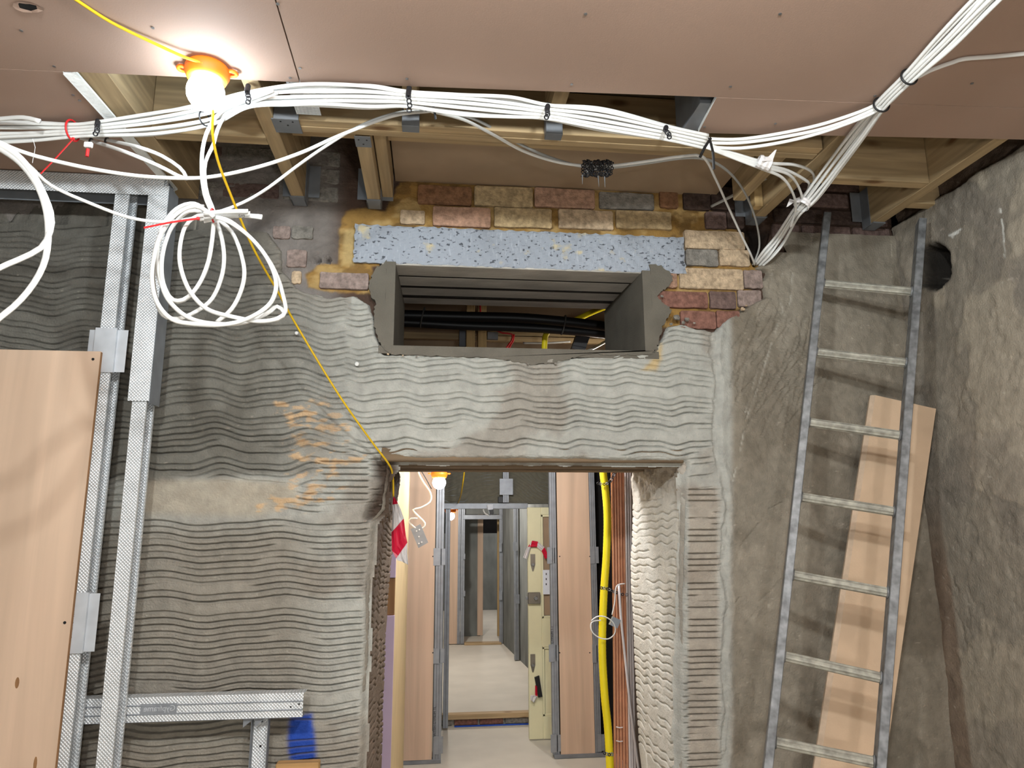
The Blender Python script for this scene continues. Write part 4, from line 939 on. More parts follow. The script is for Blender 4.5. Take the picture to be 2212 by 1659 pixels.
for (px, py, Y_, lab, ln) in ((1650, 352, y0+.02, 'knot of crumpled white tape round the cables right of the long black tie', 1), (1733, 441, yc+.50, 'white tape wound round the cable drop above the wall hole', 2)):
    t = thing('tape_wrap', lab, 'tape', W(px, py, Y_)); c = W(px, py, Y_); ax = (W(px+30, py+12, Y_)-c) if ln == 1 else (W(px+14, py-24, Y_)-c)
    rs = random.Random(ln); ax.normalize()
    prof = [(.018, -.02), (.021, -.012), (.019, -.004), (.022, .004), (.019, .012), (.020, .02)] if ln == 1 else [(.026, -.012), (.029, -.006), (.027, 0), (.029, .006), (.026, .012)]
    MB().lathe(prof, c, ax, 12).build('winding', m_tapew, t)
    q = W(px+16, py-10, Y_-.02) if ln == 1 else W(px-22, py-8, Y_-.03); e = W(px+24, py-28, Y_-.02) if ln == 1 else W(px-34, py+6, Y_-.03)
    mb = MB(); mb.prism([W(px-4, py-4, Y_-.028), q+Vector((.004, 0, -.008)), e+Vector((.006, 0, .002)), e, q+Vector((-.008, 0, .006))], (0, .002, 0)); mb.build('flag', m_tapew, t)
# thin single lines
cable([Zp(1966, 176, ZC-.012), Zp(2010, 152, ZC-.010), Zp(2060, 134, ZC-.008), Zp(2085, 127, ZC-.008), Zp(2150, 122, ZC-.008), Zp(2250, 112, ZC-.008), Zp(2400, 96, ZC-.008)], .0062, label='single white cable branching right along the ceiling board', flat=.6)
MBx = MB().tube(spline([W(70, 300, 1.92), W(76, 318, 1.93), W(72, 340, 1.94), W(70, 352, 1.94)], .01), .0008, 5); tag(MBx.build('copper_strand', m_white), 'hair-thin wire hanging below the left bundle', 'wire')

# ================================================================== FESTOON LAMP
def festoon(base, r, mglobe, label, tip=Vector((0, 0, -1)), detail=True):
    t = thing('festoon_lamp', label, 'lamp', base); b = Vector(base)
    MB().lathe([(0, 0), (.052, 0), (.056, -.006), (.056, -.020), (.050, -.034), (.046, -.040), (0, -.040)], b, (0, 0, 1), 28).build('base', m_orange, t, smooth=True)
    for s in (-1, 1):
        mb = MB(); mb.ring(b+Vector((s*.062, .005*s, -.010)), (0, 0, 1), .011, .005, 14, 6); mb.build('fixing_ear', m_orange, t, smooth=True)
    prof = [(r*math.sin(a), -.036-.75*r-r*1.05*math.cos(a)*-1) for a in [0]]
    prof = []
    for k in range(15):
        a = math.pi*(0.22+0.78*k/14); prof.append((r*math.sin(a), -.040-r*.70+r*math.cos(a)))
    MB().lathe(prof, b, (0, 0, 1), 28).build('globe', mglobe, t, smooth=True)
    return t
lb = Zp(449, 146, ZC); festoon(lb, .0475, m_globe, 'lit round festoon lamp with orange base on the ceiling board')
# yellow flex: in along the ceiling, out down to the doorway
cable([Zp(-120, -260, ZC-.006), Zp(40, -90, ZC-.006), Zp(120, -30, ZC-.006), Zp(165, 0, ZC-.006), Zp(240, 48, ZC-.007), Zp(330, 92, ZC-.010), Zp(400, 124, ZC-.016), Zp(438, 136, ZC-.022)], .0038, m_yellow, 'flex', 'yellow flex running along the ceiling into the lamp', flat=1, cat='flex')
cable([lb+Vector((.01, -.002, -.115)), W(460, 235, lb.y+.01), W(459, 285, lb.y+.04), W(470, 345, lb.y+.09), W(500, 425, lb.y+.18), W(548, 538, lb.y+.32), W(600, 630, lb.y+.46), W(640, 702, lb.y+.58), W(730, 850, 2.44), W(800, 950, 2.53), W(838, 1000, 2.585), W(848, 1025, 2.64), W(850, 1072, 2.70)], .0036, m_yellow, 'flex', 'yellow flex slanting from the lamp across the wall to the doorway', flat=1, cat='flex')
tag(MB().lathe([(0, -.006), (.006, -.006), (.007, 0), (.005, .008), (0, .008)], W(641, 720, 2.585), (0, 1, 0), 12).build('wall_plug', m_white), 'white wall plug beside the slanting yellow flex', 'wall plug')
tag(MB().lathe([(0, -.004), (.007, -.004), (.008, 0), (.0035, .002), (0, .004)], W(771, 786, 2.592), (0, 1, .4), 12).build('wall_plug', m_white), 'small white wall plug left of the hopper sill', 'wall plug')
# ================================================================== STUD FRAMING AT THE LEFT
YS = 2.40
def channel(mb, a, b, wdir, ddir, wd, dp, t=.0016, lip=.006, open_=True):
    # C profile swept a->b: face of width wd along wdir (front), webs going back dp along ddir
    a = Vector(a); b = Vector(b); w = Vector(wdir).normalized(); d = Vector(ddir).normalized()
    def slab(o, u, lu, v, lv):
        p = [o, o+u*lu, o+u*lu+v*lv, o+v*lv]; mb.hexa([x+a for x in p]+[x+b for x in p])
    slab(Vector((0, 0, 0)), w, wd, d, t); slab(d*t, w, t, d, dp-t); slab(w*(wd-t)+d*t, w, t, d, dp-t)
    if lip: slab(d*dp-d*t+w*t, w, lip, d, t); slab(w*(wd-lip-t)+d*(dp-t), w, lip, d, t)
def stud(x0, wd, z0, z1, y, label, dp=.07, name='steel_stud', cat='stud'):
    t = thing(name, label, cat, (x0+wd/2, y, z0))
    mb = MB(); tt = .0014
    mb.box((x0, y, z0), (x0+wd, y+tt, z1)); mb.build('flange', m_knurl, t)
    mb = MB(); mb.box((x0, y+tt, z0), (x0+tt, y+dp, z1)); mb.build('web', m_galv, t)
    mb = MB(); mb.box((x0+.0, y+dp, z0), (x0+wd, y+dp+tt, z1)); mb.box((x0+wd-tt, y+tt, z0), (x0+wd, y+.010, z1)); mb.box((x0+wd-tt, y+dp-.010, z0), (x0+wd, y+dp, z1)); mb.build('back_flange', m_knurl, t)
    return t
s1 = W(198, 870, YS); s1w = .046; s2 = W(272, 900, YS)
x1 = s1.x; x2 = W(281, 900, YS).x
st1 = stud(x1, s1w, 0.004, ZC-.006, YS+.002, 'knurled steel stud beside the plywood, with two flat clips')
st2 = stud(x2, .045, 0.004, ZC-.006, YS+.004, 'knurled steel stud at the open end of the framing')
# sleeve at head of second stud
zs0 = W(300, 866, YS).z
t = thing('stud_sleeve', 'deeper steel sleeve over the head of the end stud', 'stud', (x2, YS, zs0)); wv = .066
MB().box((x2-.012, YS-.003, zs0), (x2-.012+wv, YS-.0015, ZC-.034)).build('flange', m_knurl, t)
MB().box((x2-.012+wv, YS-.003, zs0-.006), (x2-.012+wv+.0015, YS+.085, ZC-.034)).build('web', m_galv, t)
# head track
t = thing('head_track', 'knurled steel head track screwed under the left ceiling board', 'track', (-1.2, YS, ZC-.06))
xt = W(352, 440, YS).x
MB().box((XL, YS-.006, ZC-.072), (xt, YS-.0045, ZC-.0055)).build('front_flange', m_knurl, t)
MB().box((XL, YS-.006, ZC-.0055), (xt, YS+.08, ZC-.0042)).build('web', m_galv, t)
MB().box((XL, YS+.0785, ZC-.072), (xt, YS+.08, ZC-.0055)).build('back_flange', m_galvdark, t)
# flat clips
def clip(cx, cz, wd, ht, y, label, group=None):
    t = thing('stud_clip', label, 'clip', (cx, y, cz), group)
    MB().cbox((cx-wd*.32, y-.004, cz-ht/2), (cx+wd*.22, y-.0025, cz+ht/2), .0004).build('plate', m_clip, t)
    MB().cbox((cx+wd*.22, y-.004, cz-ht/2), (cx+wd*.25, y+.012, cz+ht/2), .0004).build('fold', m_clip, t)
    MB().cbox((cx+wd*.22, y+.006, cz-ht/2+.003), (cx+wd*.52, y+.0075, cz+ht/2-.004), .0004).build('wing', m_clip, t)
    MB().cbox((cx-wd*.5, y+.004, cz-ht/2+.004), (cx-wd*.30, y+.0055, cz+ht/2-.006), .0004).build('wing', m_clip, t)
    return t
ca = W(240, 756, YS-.004); clip(x1+.026, ca.z, .118, .150, YS, 'flat steel clip on the stud above the plywood corner')
cb_ = W(188, 1345, YS-.004); t2 = clip(x1+.026, cb_.z, .112, .178, YS, 'flat steel clip with stamped line, low on the stud beside the plywood')
text_mesh('BRITISH GYPSUM', 'stamped_text', (x1+.020, YS-.0043, cb_.z-.045), (0, 0, 1), (-1, 0, 0), .011, m_galvdark, t2, .0002)
# plywood sheet
xp1 = W(203, 900, YS-.014).x; zp1 = W(100, 757, YS-.014).z
t = thing('plywood_sheet', 'pale plywood sheet fixed over the studs at lower left', 'plywood', (-1.5, YS-.014, 0.01))
MB().cbox((XL+.02, YS-.016, .01), (xp1, YS-.004, zp1), .0006).build('sheet', m_ply, t)
MB().cbox((xp1-.0005, YS-.0158, .012), (xp1+.001, YS-.0045, zp1-.002), .0003).build('sawn_edge', m_plyedge, t)
for (px, py) in ((140, 1345), (201, 776)):
    MB().lathe([(0, -.0012), (.0045, -.0012), (.0045, 0)], W(px, py, YS-.016), (0, 1, 0), 10).build('screw_hole', m_black, t)
def knot(px, py, a, b): 
    p = W(px, py, YS-.0163); n = 12; MB().add([p+Vector((a*math.cos(k*2*math.pi/n), 0, b*math.sin(k*2*math.pi/n))) for k in range(n)], [list(range(n))]).build('knot', m_plyedge, t)
knot(37, 1475, .006, .016); knot(76, 1650, .005, .02)
# low horizontal channel and short stud behind it
yk = 2.50; za = W(420, 1530, yk); zt = W(420, 1504, yk).z; zb_ = W(420, 1556, yk).z; xk0 = W(150, 1530, yk).x; xk1 = W(654, 1530, yk).x
t = thing('floor_channel', 'horizontal knurled steel channel low on the wall with stamped lettering', 'channel', (xk0, yk, zb_))
MB().box((xk0, yk, zb_), (xk1, yk+.0014, zt)).build('web', m_knurl, t)
MB().box((xk0, yk, zt), (xk1+.004, yk+.05, zt+.0014)).build('flange', m_knurl, t); MB().box((xk0, yk, zb_-.0014), (xk1, yk+.05, zb_)).build('flange', m_galv, t)
for f_ in (.30, .66): MB().tube([(xk0, yk-.0005, zb_+(zt-zb_)*f_), (xk1, yk-.0005, zb_+(zt-zb_)*f_)], .0022, 6).build('rib', m_galv, t)
pl = W(378, 1538, yk-.003)
MB().cbox((W(303, 1535, yk).x, yk-.0012, pl.z-.004), (pl.x+.004, yk-.0002, pl.z+.026), .0003).build('stamp_plate', m_galv, t)
text_mesh('Gypframe', 'stamped_text', (pl.x, yk-.0018, pl.z+.004), (-1, 0, 0), (0, 0, 1), .024, m_clip, t, .0008)
for (px, py) in ((628, 1527), (646, 1521)): MB().lathe([(0, -.001), (.003, -.001), (.003, 0)], W(px, py, yk), (0, 1, 0), 8).build('hole', m_black, t)
xs0 = W(533, 1600, 2.515).x
t = thing('short_stud', 'short steel stud standing under the horizontal channel', 'stud', (xs0, 2.515, 0))
MB().box((xs0+.012, 2.545, .004), (xs0+.062, 2.5464, zb_-.003)).build('web', m_knurl, t)
for s in (xs0+.010, xs0+.062): MB().box((s, 2.515, .004), (s+.0014, 2.546, zb_-.003)).build('flange', m_galvdark, t)
for (dx) in (-.014, .022): MB().prism([(xs0+dx, 2.512, zb_-.002), (xs0+dx+.035, 2.512, zb_-.002), (xs0+dx, 2.512, zb_-.030)], (0, .0014, 0)).build('cut_tab', m_galvdark, t)
for k in (0, 1): MB().lathe([(0, -.001), (.004, -.001), (.004, 0)], (xs0+.037, 2.545, zb_-.02-.075*k), (0, 1, 0), 8).build('hole', m_black, t)
tag(MB().cbox((W(597, 1650, 2.56).x, 2.545, W(640, 1646, 2.56).z-.05), (W(690, 1650, 2.56).x, 2.585, W(640, 1646, 2.56).z), .003).build('timber_batten', wood('sandy_batten', (206, 162, 108), 'x')), 'sandy timber batten end below the blue paint mark', 'timber')

# ================================================================== LADDER AND OFFCUT
def lerp3(a, b, t): return a+(b-a)*t
lt = W(1786, 467, 2.535); lbm = W(1658, 1659, 2.27); rt = W(1990, 480, 2.385); rbm = W(1900, 1659, 2.14)
lt = W(1786, 467, 2.515)
def toz(a, b, z): return a+(b-a)*((z-a.z)/(b.z-a.z))
t = thing('ladder', 'worn aluminium ladder leaning tilted against the wall beside the corner', 'ladder', toz(lt, lbm, 0.02))
sd = (rt-lt).normalized(); dn = (lbm-lt).normalized(); nrm = dn.cross(sd).normalized(); nrm = nrm if nrm.y < 0 else -nrm
def stile(a, b):
    a = Vector(a); e = toz(a, b, .02); u = sd*.0135; v = nrm*.028; mb = MB()
    sec = lambda p: [p-u-v, p+u-v, p+u*1.0+v*.93, p+u*.86+v, p-u*.86+v, p-u+v*.93]
    s0, s1_ = sec(a), sec(e); mb.add(s0+s1_, [[0, 1, 2, 3, 4, 5], [11, 10, 9, 8, 7, 6]]+[(i, 6+i, 6+(i+1) % 6, (i+1) % 6) for i in range(6)])
    return mb.build('stile', m_alu, t)
stile(lt, lbm); stile(rt, rbm)
def on(a, b, py):       # point on a stile at image row py
    lo, hi = 0.0, 2.4
    for _ in range(40):
        m_ = (lo+hi)/2; p = a+(b-a)*m_; _, y = proj(p.x, p.y, p.z)
        if y < py: lo = m_
        else: hi = m_
    return a+(b-a)*lo
rungs = [(612, 631), (760, 785), (911, 942), (1072, 1107), (1240, 1282), (1415, 1467), (1600, 1650), (1800, 1852), (2030, 2090), (2300, 2372), (2600, 2690)]
for (ya, yb) in rungs:
    a = on(lt, lbm, ya); b = on(rt, rbm, yb)
    if a.z < .1: continue
    mb = MB(); d = (b-a).normalized(); u = nrm; v = d.cross(u).normalized(); n = 18; vs = []
    for q in (a+sd*.012, b-sd*.012):
        for k in range(n):
            an = 2*math.pi*k/n; rr = .0165*(1.0 if k % 2 else .88); vs.append(q+u*math.cos(an)*rr+v*math.sin(an)*rr)
    mb.add(vs, [(k, (k+1) % n, n+(k+1) % n, n+k) for k in range(n)]); mb.build('rung', m_rung, t)
    for (q, s) in ((a, 1), (b, -1)): MB().ring(q+sd*(.0155*s), d, .017, .0035, 16, 5).build('rung_collar', m_alu, t, smooth=True)
# leaning board offcut
c = [W(1884, 852, 2.535), W(2022, 883, 2.460), W(1911, 1659, 2.36), W(1762, 1659, 2.43)]
tl, tr = c[0], c[1]; bl_ = toz(c[0], c[3], .01); br_ = toz(c[1], c[2], .01)
n_ = (tr-tl).cross(bl_-tl).normalized(); n_ = n_ if n_.y > 0 else -n_
t = thing('board_offcut', 'tan plasterboard offcut leaning behind the ladder', 'board', (bl_+br_)/2)
e = (tr-tl).normalized()
def slab(name, p, depth, m): MB().prism(p, n_*depth).build(name, m, t)
slab('face', [tl+e*.012, tr, br_, bl_+e*.012], .012, m_offcut)
mb = MB(); mb.hexa([tl-e*.004+n_*.012, tl+e*.012, tl+e*.012+n_*.012, tl-e*.004+n_*.03, bl_-e*.004+n_*.012, bl_+e*.012, bl_+e*.012+n_*.012, bl_-e*.004+n_*.03]); mb.build('rounded_edge', m_offedge, t)

# ================================================================== SERVICES SEEN THROUGH THE HOPPER
def pipe(L, r, m, name, label, cat='pipe', sides=14, step=.03, rib=None, group=None):
    o = MB().tube(spline(L, step), r, sides, rib=rib).build(name, m, None, smooth=True); return tag(o, label, cat, group)
YV = 3.42
pipe(P3([(235, 668, YV), (690, 676, YV), (850, 680, YV), (1000, 684, YV), (1120, 687, YV), (1220, 695, YV), (1330, 708, YV+.02), (1460, 725, YV+.05), (2040, 800, YV+.05)]), .026, m_black, 'insulated_pipe', 'upper black insulated pipe behind the hopper opening')
pipe(P3([(235, 682, YV+.04), (690, 690, YV+.04), (850, 695, YV+.04), (1000, 703, YV+.04), (1120, 707, YV+.04), (1220, 713, YV+.04), (1330, 724, YV+.06), (1460, 742, YV+.09), (2030, 816, YV+.09)]), .024, m_black, 'insulated_pipe', 'lower black insulated pipe behind the hopper opening')
for (px, py, lab) in ((913, 686, 'grey plastic strap round the black pipes at the left'), (1217, 702, 'grey plastic strap round the black pipes at the right')):
    c_ = W(px, py, YV+.02); tag(MB().ring(c_, (1, 0, -.2), .050, .0035, 24, 5).build('pipe_strap', mat('strap_grey', (86, 84, 80), .6)), lab, 'strap')
pipe(P3([(1176, 862, 3.6), (1176, 748, 3.6), (1180, 722, 3.6), (1192, 708, 3.6), (1220, 700, 3.62), (1250, 688, 3.64), (1285, 672, 3.66), (1330, 655, 3.68)]), .0155, m_yellowpipe, 'bent_gas_pipe', 'bent yellow pipe behind the hopper opening')
zv0, zv1 = 2.36, 3.29
tag(MB().box((-1.4, 4.45, zv0), (2.2, 4.47, zv1)).build('void_board', m_brownboard), 'brown board at the back of the void behind the hopper', 'board')
px_ = W(1030, 740, 4.0).x
for dx, lab in ((-.062, 'left timber post of the two seen through the hopper opening'), (.006, 'right timber post of the two seen through the hopper opening')):
    tag(MB().cbox((px_+dx, 4.0, zv0), (px_+dx+.05, 4.06, zv1), .003).build('timber_post', m_timberz), lab, 'timber')
for (a0, a1, py, Yy, hh, lab) in ((855, 1000, 722, 4.1, .02, 'timber rail left of the posts behind the hopper'), (1058, 1420, 717, 4.1, .018, 'upper timber rail right of the posts behind the hopper'), (1058, 1420, 730, 4.08, .016, 'lower timber rail right of the posts behind the hopper')):
    a = W(a0-40, py, Yy); b = W(a1, py, Yy); tag(MB().cbox((a.x, Yy, a.z-hh), (b.x, Yy+.03, a.z+hh), .002).build('void_rail', m_joistx), lab, 'timber')
for (a0, a1, p0, p1, Yy, lab) in ((992, 1012, 708, 748, 4.05, 'grey steel bracket left of the posts behind the hopper'), (1053, 1076, 717, 732, 4.05, 'grey steel bracket right of the posts behind the hopper')):
    a = W(a0, p1, Yy); b = W(a1, p0, Yy); tag(MB().cbox((a.x, Yy, a.z), (b.x, Yy+.03, b.z), .001).build('joist_bracket', m_galvdark), lab, 'bracket')
cable(P3([(1034, 560, 3.75), (1040, 695, 3.75), (1062, 708, 3.75), (1085, 719, 3.75), (1106, 722, 3.75), (1104, 738, 3.75), (1094, 752, 3.75), (1090, 790, 3.75)]), .005, m_red, 'red_cable', 'red cable drooping behind the hopper opening', flat=1)
cable(P3([(1110, 722, 3.76), (1108, 738, 3.76), (1100, 752, 3.76), (1097, 790, 3.76)]), .005, m_red, 'red_cable', 'second red cable strand drooping behind the hopper opening', flat=1)
cable(P3([(1262, 762, 3.7), (1290, 748, 3.7), (1325, 730, 3.7), (1380, 715, 3.7)]), .008, m_white, 'cable', 'white cable behind the right corner of the hopper', flat=.8)
cable(P3([(1130, 741, 3.9), (1180, 741, 3.9), (1232, 738, 3.9)]), .006, m_grey, 'cable', 'grey cable behind the bent yellow pipe', flat=1)
a = W(1254, 738, 3.62); t = thing('junction_box', 'black mesh-wrapped box behind the right end of the hopper', 'junction box', a)
mb = MB(); ax = Vector((.35, 0, .94)); sx_ = Vector((.94, 0, -.35)); mb.hexa([a+sx_*u*.035+Vector((0, v*.03, 0))+ax*w_*.06 for w_ in (-1, 1) for (u, v) in ((-1, -1), (1, -1), (1, 1), (-1, 1))]); mb.build('box', mat('dark_grey_box', (66, 64, 64), .6), t)
for k in range(4): MB().tube([a+sx_*(-.036)+Vector((0, -.032, 0))+ax*(-.045+.03*k), a+sx_*.036+Vector((0, -.032, 0))+ax*(-.03+.03*k)], .0025, 5).build('tie', m_black, t)

# ================================================================== ROOMS BEYOND THE DOORWAY
XCL = W(853, 1300, 3.40).x; XCR = W(1306, 1300, 5.66).x+.08; ZCO = 2.34; YP = 5.66; YH = 6.50
corr = tag(MB().box((-1.6, YB, ZCO), (2.6, YH+.2, ZCO+.012)).build('ceiling_corridor', m_board), kind='structure')
tag(MB().box((XCR, YB, 0), (XCR+.1, YP, ZCO)).build('wall_corridor_right', m_core), kind='structure')
tag(MB().box((-1.6, YB, 0), (-1.5, 15, 2.9)).build('wall_beyond_left', m_farplaster), kind='structure')
tag(MB().box((2.5, YP, 0), (2.6, 15, 2.9)).build('wall_beyond_right', m_farplaster), kind='structure')
tag(MB().box((-1.6, YB, 2.9+.4), (2.6, 15, 3.4)).build('ceiling_void', m_deck), kind='structure')
tag(MB().box((-1.6, YH+.1, 2.75), (2.6, 15, 2.78)).build('ceiling_far', m_board), kind='structure')
tag(MB().box((-1.6, 6.68, -.12), (2.6, 15, .09)).build('floor_far', m_floor), kind='structure')
tag(MB().box((-1.6, 15, 0), (2.6, 15.1, 2.9)).build('wall_end', m_farplaster), kind='structure')
# lining boards on the left of the passage
xli0 = W(770, 1300, 3.40).x
def brd(name, a, b, m, label, cat='board'): return tag(MB().cbox(a, b, .001).build(name, m), label, cat)
zq0, zq1 = W(850, 1330, 3.4).z, W(850, 1248, 3.4).z
brd('lilac_board', (xli0, 3.40, .01), (XCL, 3.425, zq0), m_lilac, 'lower lilac board inside the doorway at the left')
brd('lilac_board', (xli0, 3.40, zq1), (XCL, 3.425, ZCO-.01), m_lilac, 'upper lilac board inside the doorway behind the hazard tape')
brd('brown_packer', (xli0, 3.41, zq0+.002), (XCL-.002, 3.43, zq1-.002), m_plyedge, 'dark brown board patch between the two lilac boards', 'board')
brd('cream_lining', (XCL-.015, 3.426, .01), (XCL, 5.15, ZCO-.01), m_cream, 'cream insulation lining along the left of the passage')
brd('lining_edge', (XCL-.06, 5.152, .01), (W(879, 1300, 5.16).x, 5.18, ZCO-.01), mat('pinkish_white_edge', (226, 206, 196), .8), 'thin pale board edge between the cream lining and the plywood')
# plywood-faced stud partition with opening
def xat(px, Y): return W(px, 1300, Y).x
def plypanel(p0, p1, label):
    t = thing('plywood_strip', label, 'plywood', ((xat(p0, YP)+xat(p1, YP))/2, YP, .04))
    MB().cbox((xat(p0, YP), YP-.012, .03), (xat(p1, YP), YP, ZCO-.03), .001).build('sheet', m_ply, t)
    for pp in (p0+3, p1-3):
        for py in (1202, 1410): 
            q = W(pp, py, YP-.0125); MB().lathe([(0, -.001), (.005, -.001), (.005, 0)], q, (0, 1, 0), 8).build('screw_hole', m_black, t)
    return t
plypanel(850, 938, 'narrow plywood panel at the left of the inner opening'); plypanel(1206, 1277, 'narrow plywood panel between the inner opening and the yellow pipe')
def istud(p0, p1, Y, z0, z1, label, ribs=2, txt=None):
    x0, x1_ = xat(p0, Y), xat(p1, Y); t = thing('steel_stud', label, 'stud', ((x0+x1_)/2, Y, z0))
    MB().cbox((x0, Y, z0), (x1_, Y+.05, z1), .0015).build('flange', m_galv, t)
    for k in range(ribs):
        xr = x0+(x1_-x0)*(k+1)/(ribs+1); MB().cbox((xr-.004, Y-.003, z0), (xr+.004, Y+.001, z1), .001).build('rib', m_galvdark, t)
    if txt: text_mesh(txt, 'stamped_text', ((x0+x1_)/2-.012, Y-.004, txt_z), (0, 0, 1), (-1, 0, 0), .024, m_ink, t, .0002)
    return t
txt_z = W(945, 1592, YP).z
istud(940, 957, YP-.006, .03, ZCO-.02, 'steel stud on the left edge of the inner opening', txt='BRITISH GYPSUM TL')
txt_z = W(1200, 1390, YP).z
istud(1190, 1204, YP-.006, .03, ZCO-.02, 'steel stud on the right edge of the inner opening', txt='GYPSUM 1-1')
istud(1278, 1291, YP-.006, .03, ZCO-.02, 'steel stud right of the plywood panel by the yellow pipe')
for (p0, p1, q0, q1, lab) in ((936, 962, 1184, 1222, 'flat clip high on the left stud of the inner opening'), (936, 960, 1400, 1434, 'flat clip low on the left stud of the inner opening'), (1182, 1202, 1182, 1218, 'flat clip high on the right stud of the inner opening'), (1186, 1206, 1392, 1430, 'flat clip low on the right stud of the inner opening'), (1275, 1293, 1180, 1218, 'flat clip high on the stud by the yellow pipe'), (1280, 1296, 1392, 1432, 'flat clip low on the stud by the yellow pipe'), (1190, 1212, 1586, 1626, 'flat clip at the foot of the right stud of the inner opening'), (1291, 1306, 1585, 1624, 'flat clip at the foot of the stud by the yellow pipe'), (936, 957, 1590, 1630, 'flat clip at the foot of the left stud of the inner opening')):
    a = W(p0, q1, YP-.012); b = W(p1, q0, YP-.012); t = thing('stud_clip', lab, 'clip', a)
    MB().cbox((a.x, YP-.014, a.z), (a.x+(b.x-a.x)*.55, YP-.011, b.z), .0006).build('plate', m_galv, t); MB().cbox((a.x+(b.x-a.x)*.55, YP-.009, a.z+.004), (b.x, YP-.0065, b.z-.004), .0006).build('wing', m_galv, t)
t = thing('floor_track', 'dusty steel floor track under the right plywood panel', 'track', (xat(1240, YP), YP, 0))
MB().cbox((xat(1192, YP), YP-.016, .002), (xat(1300, YP), YP+.05, .03), .002).build('track', m_galvdark, t)
tag(MB().cbox((xat(800, YP), YP-.010, .002), (xat(957, YP), YP+.05, .03), .002).build('floor_track', m_galvdark), 'steel floor track under the left plywood panel', 'track')
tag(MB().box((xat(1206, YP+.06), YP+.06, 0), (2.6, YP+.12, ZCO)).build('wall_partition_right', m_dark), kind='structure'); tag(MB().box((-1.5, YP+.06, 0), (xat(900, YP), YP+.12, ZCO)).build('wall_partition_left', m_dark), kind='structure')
# yellow, copper and white risers at the right
YPp = 3.42
pipe(P3([(1296, 900, YPp), (1302, 1010, YPp), (1308, 1060, YPp), (1312, 1120, YPp), (1310, 1200, YPp), (1304, 1290, YPp), (1301, 1400, YPp), (1306, 1500, YPp), (1313, 1570, YPp), (1317, 1640, YPp), (1321, 1760, YPp)]), .0185, m_yellowpipe, 'gas_riser', 'ribbed yellow gas pipe rising beside the copper pipes', rib=.965, step=.008, sides=16)
for i in range(5):
    pipe(P3([(1320+5.7*i, 850, YPp+.02), (1322+5.8*i, 1010, YPp+.02), (1326+6.0*i, 1300, YPp+.02), (1329+6.6*i, 1659, YPp+.02), (1330+6.8*i, 1800, YPp+.02)]), .0066, m_copper, 'copper_pipe', ('first', 'second', 'third', 'fourth', 'fifth')[i]+' copper riser counting from the yellow gas pipe', sides=12, step=.1)
for i in range(3):
    pipe(P3([(1349+5.0*i, 880, YPp+.0), (1351+5.0*i, 1010, YPp), (1355+5*i, 1300, YPp), (1361+5.4*i, 1659, YPp), (1363+5.4*i, 1800, YPp)]), .0056, m_whitepipe, 'white_pipe', ('first', 'second', 'third')[i]+' thin white riser counting from the copper pipes', sides=10, step=.1)
pipe(P3([(1337, 1264, YPp-.03), (1341, 1330, YPp-.03), (1348, 1400, YPp-.03), (1362, 1530, YPp-.03), (1374, 1620, YPp-.03), (1384, 1700, YPp-.03)]), .006, m_whitepipe, 'conduit', 'slanting white conduit in front of the copper pipes', 'conduit', 10, .1)
def pband(L, lab):
    t = thing('pipe_band', lab, 'banding', W(*L[0])); P = spline(P3(L), .012)
    for i in range(len(P)-1): MB().ring(P[i], (P[i]-EYE).normalized(), .0055, .0022, 8, 4).build('band_link', m_galvdark if i % 2 else m_blackm, t)
pband([(1292, 1044, YPp-.022), (1305, 1046, YPp-.025), (1318, 1022+18, YPp-.02), (1330, 1018, YPp-.01)], 'perforated band across the yellow gas pipe at the top')
pband([(1299, 1270, YPp-.022), (1312, 1272, YPp-.025), (1326, 1278, YPp-.01), (1345, 1284, YPp-.012), (1360, 1284, YPp-.012)], 'perforated band fixing the yellow and copper pipes at mid height')
pband([(1306, 1627, YPp-.022), (1316, 1630, YPp-.025), (1326, 1628, YPp-.02)], 'black tie band low on the yellow gas pipe')
for k, (py) in enumerate((1570, 1600)): tag(MB().tube(P3([(1331, py, YPp-.005), (1338, py+2, YPp-.008), (1345, py+1, YPp-.005)]), .0025, 6).build('pipe_tie', m_tapew), ('upper', 'lower')[k]+' pale tie across the copper pipes near the floor', 'tie')
a = W(1328, 1344, YPp-.05); t = thing('back_box', 'small grey metal box dangling in front of the yellow pipe', 'back box', a)
mb = MB(); u = Vector((.9, 0, -.43)); v = Vector((.43, 0, .9)); mb.hexa([a+u*s*.020+v*q*.020+Vector((0, w_, 0)) for w_ in (-.012, .012) for (s, q) in ((-1, -1), (1, -1), (1, 1), (-1, 1))]); mb.build('box', m_galv, t)
cable(P3([(1350, 1261, YPp-.035), (1336, 1263, YPp-.04), (1330, 1272, YPp-.05), (1328, 1300, YPp-.05), (1322, 1328, YPp-.05)]), .0028, m_white, 'thin_cable', 'thin white cable leading to the dangling metal box', flat=1, step=.008)
cable(P3([(1298, 1340, YPp-.06), (1282, 1342, YPp-.06), (1276, 1350, YPp-.065), (1280, 1366, YPp-.07), (1296, 1378, YPp-.07), (1314, 1380, YPp-.07), (1327, 1370, YPp-.07), (1329, 1356, YPp-.07), (1322, 1342, YPp-.07), (1306, 1332, YPp-.07), (1290, 1332, YPp-.065), (1277, 1341, YPp-.06)]), .0028, m_white, 'thin_cable', 'thin white cable loop around the yellow gas pipe', flat=1, step=.008)
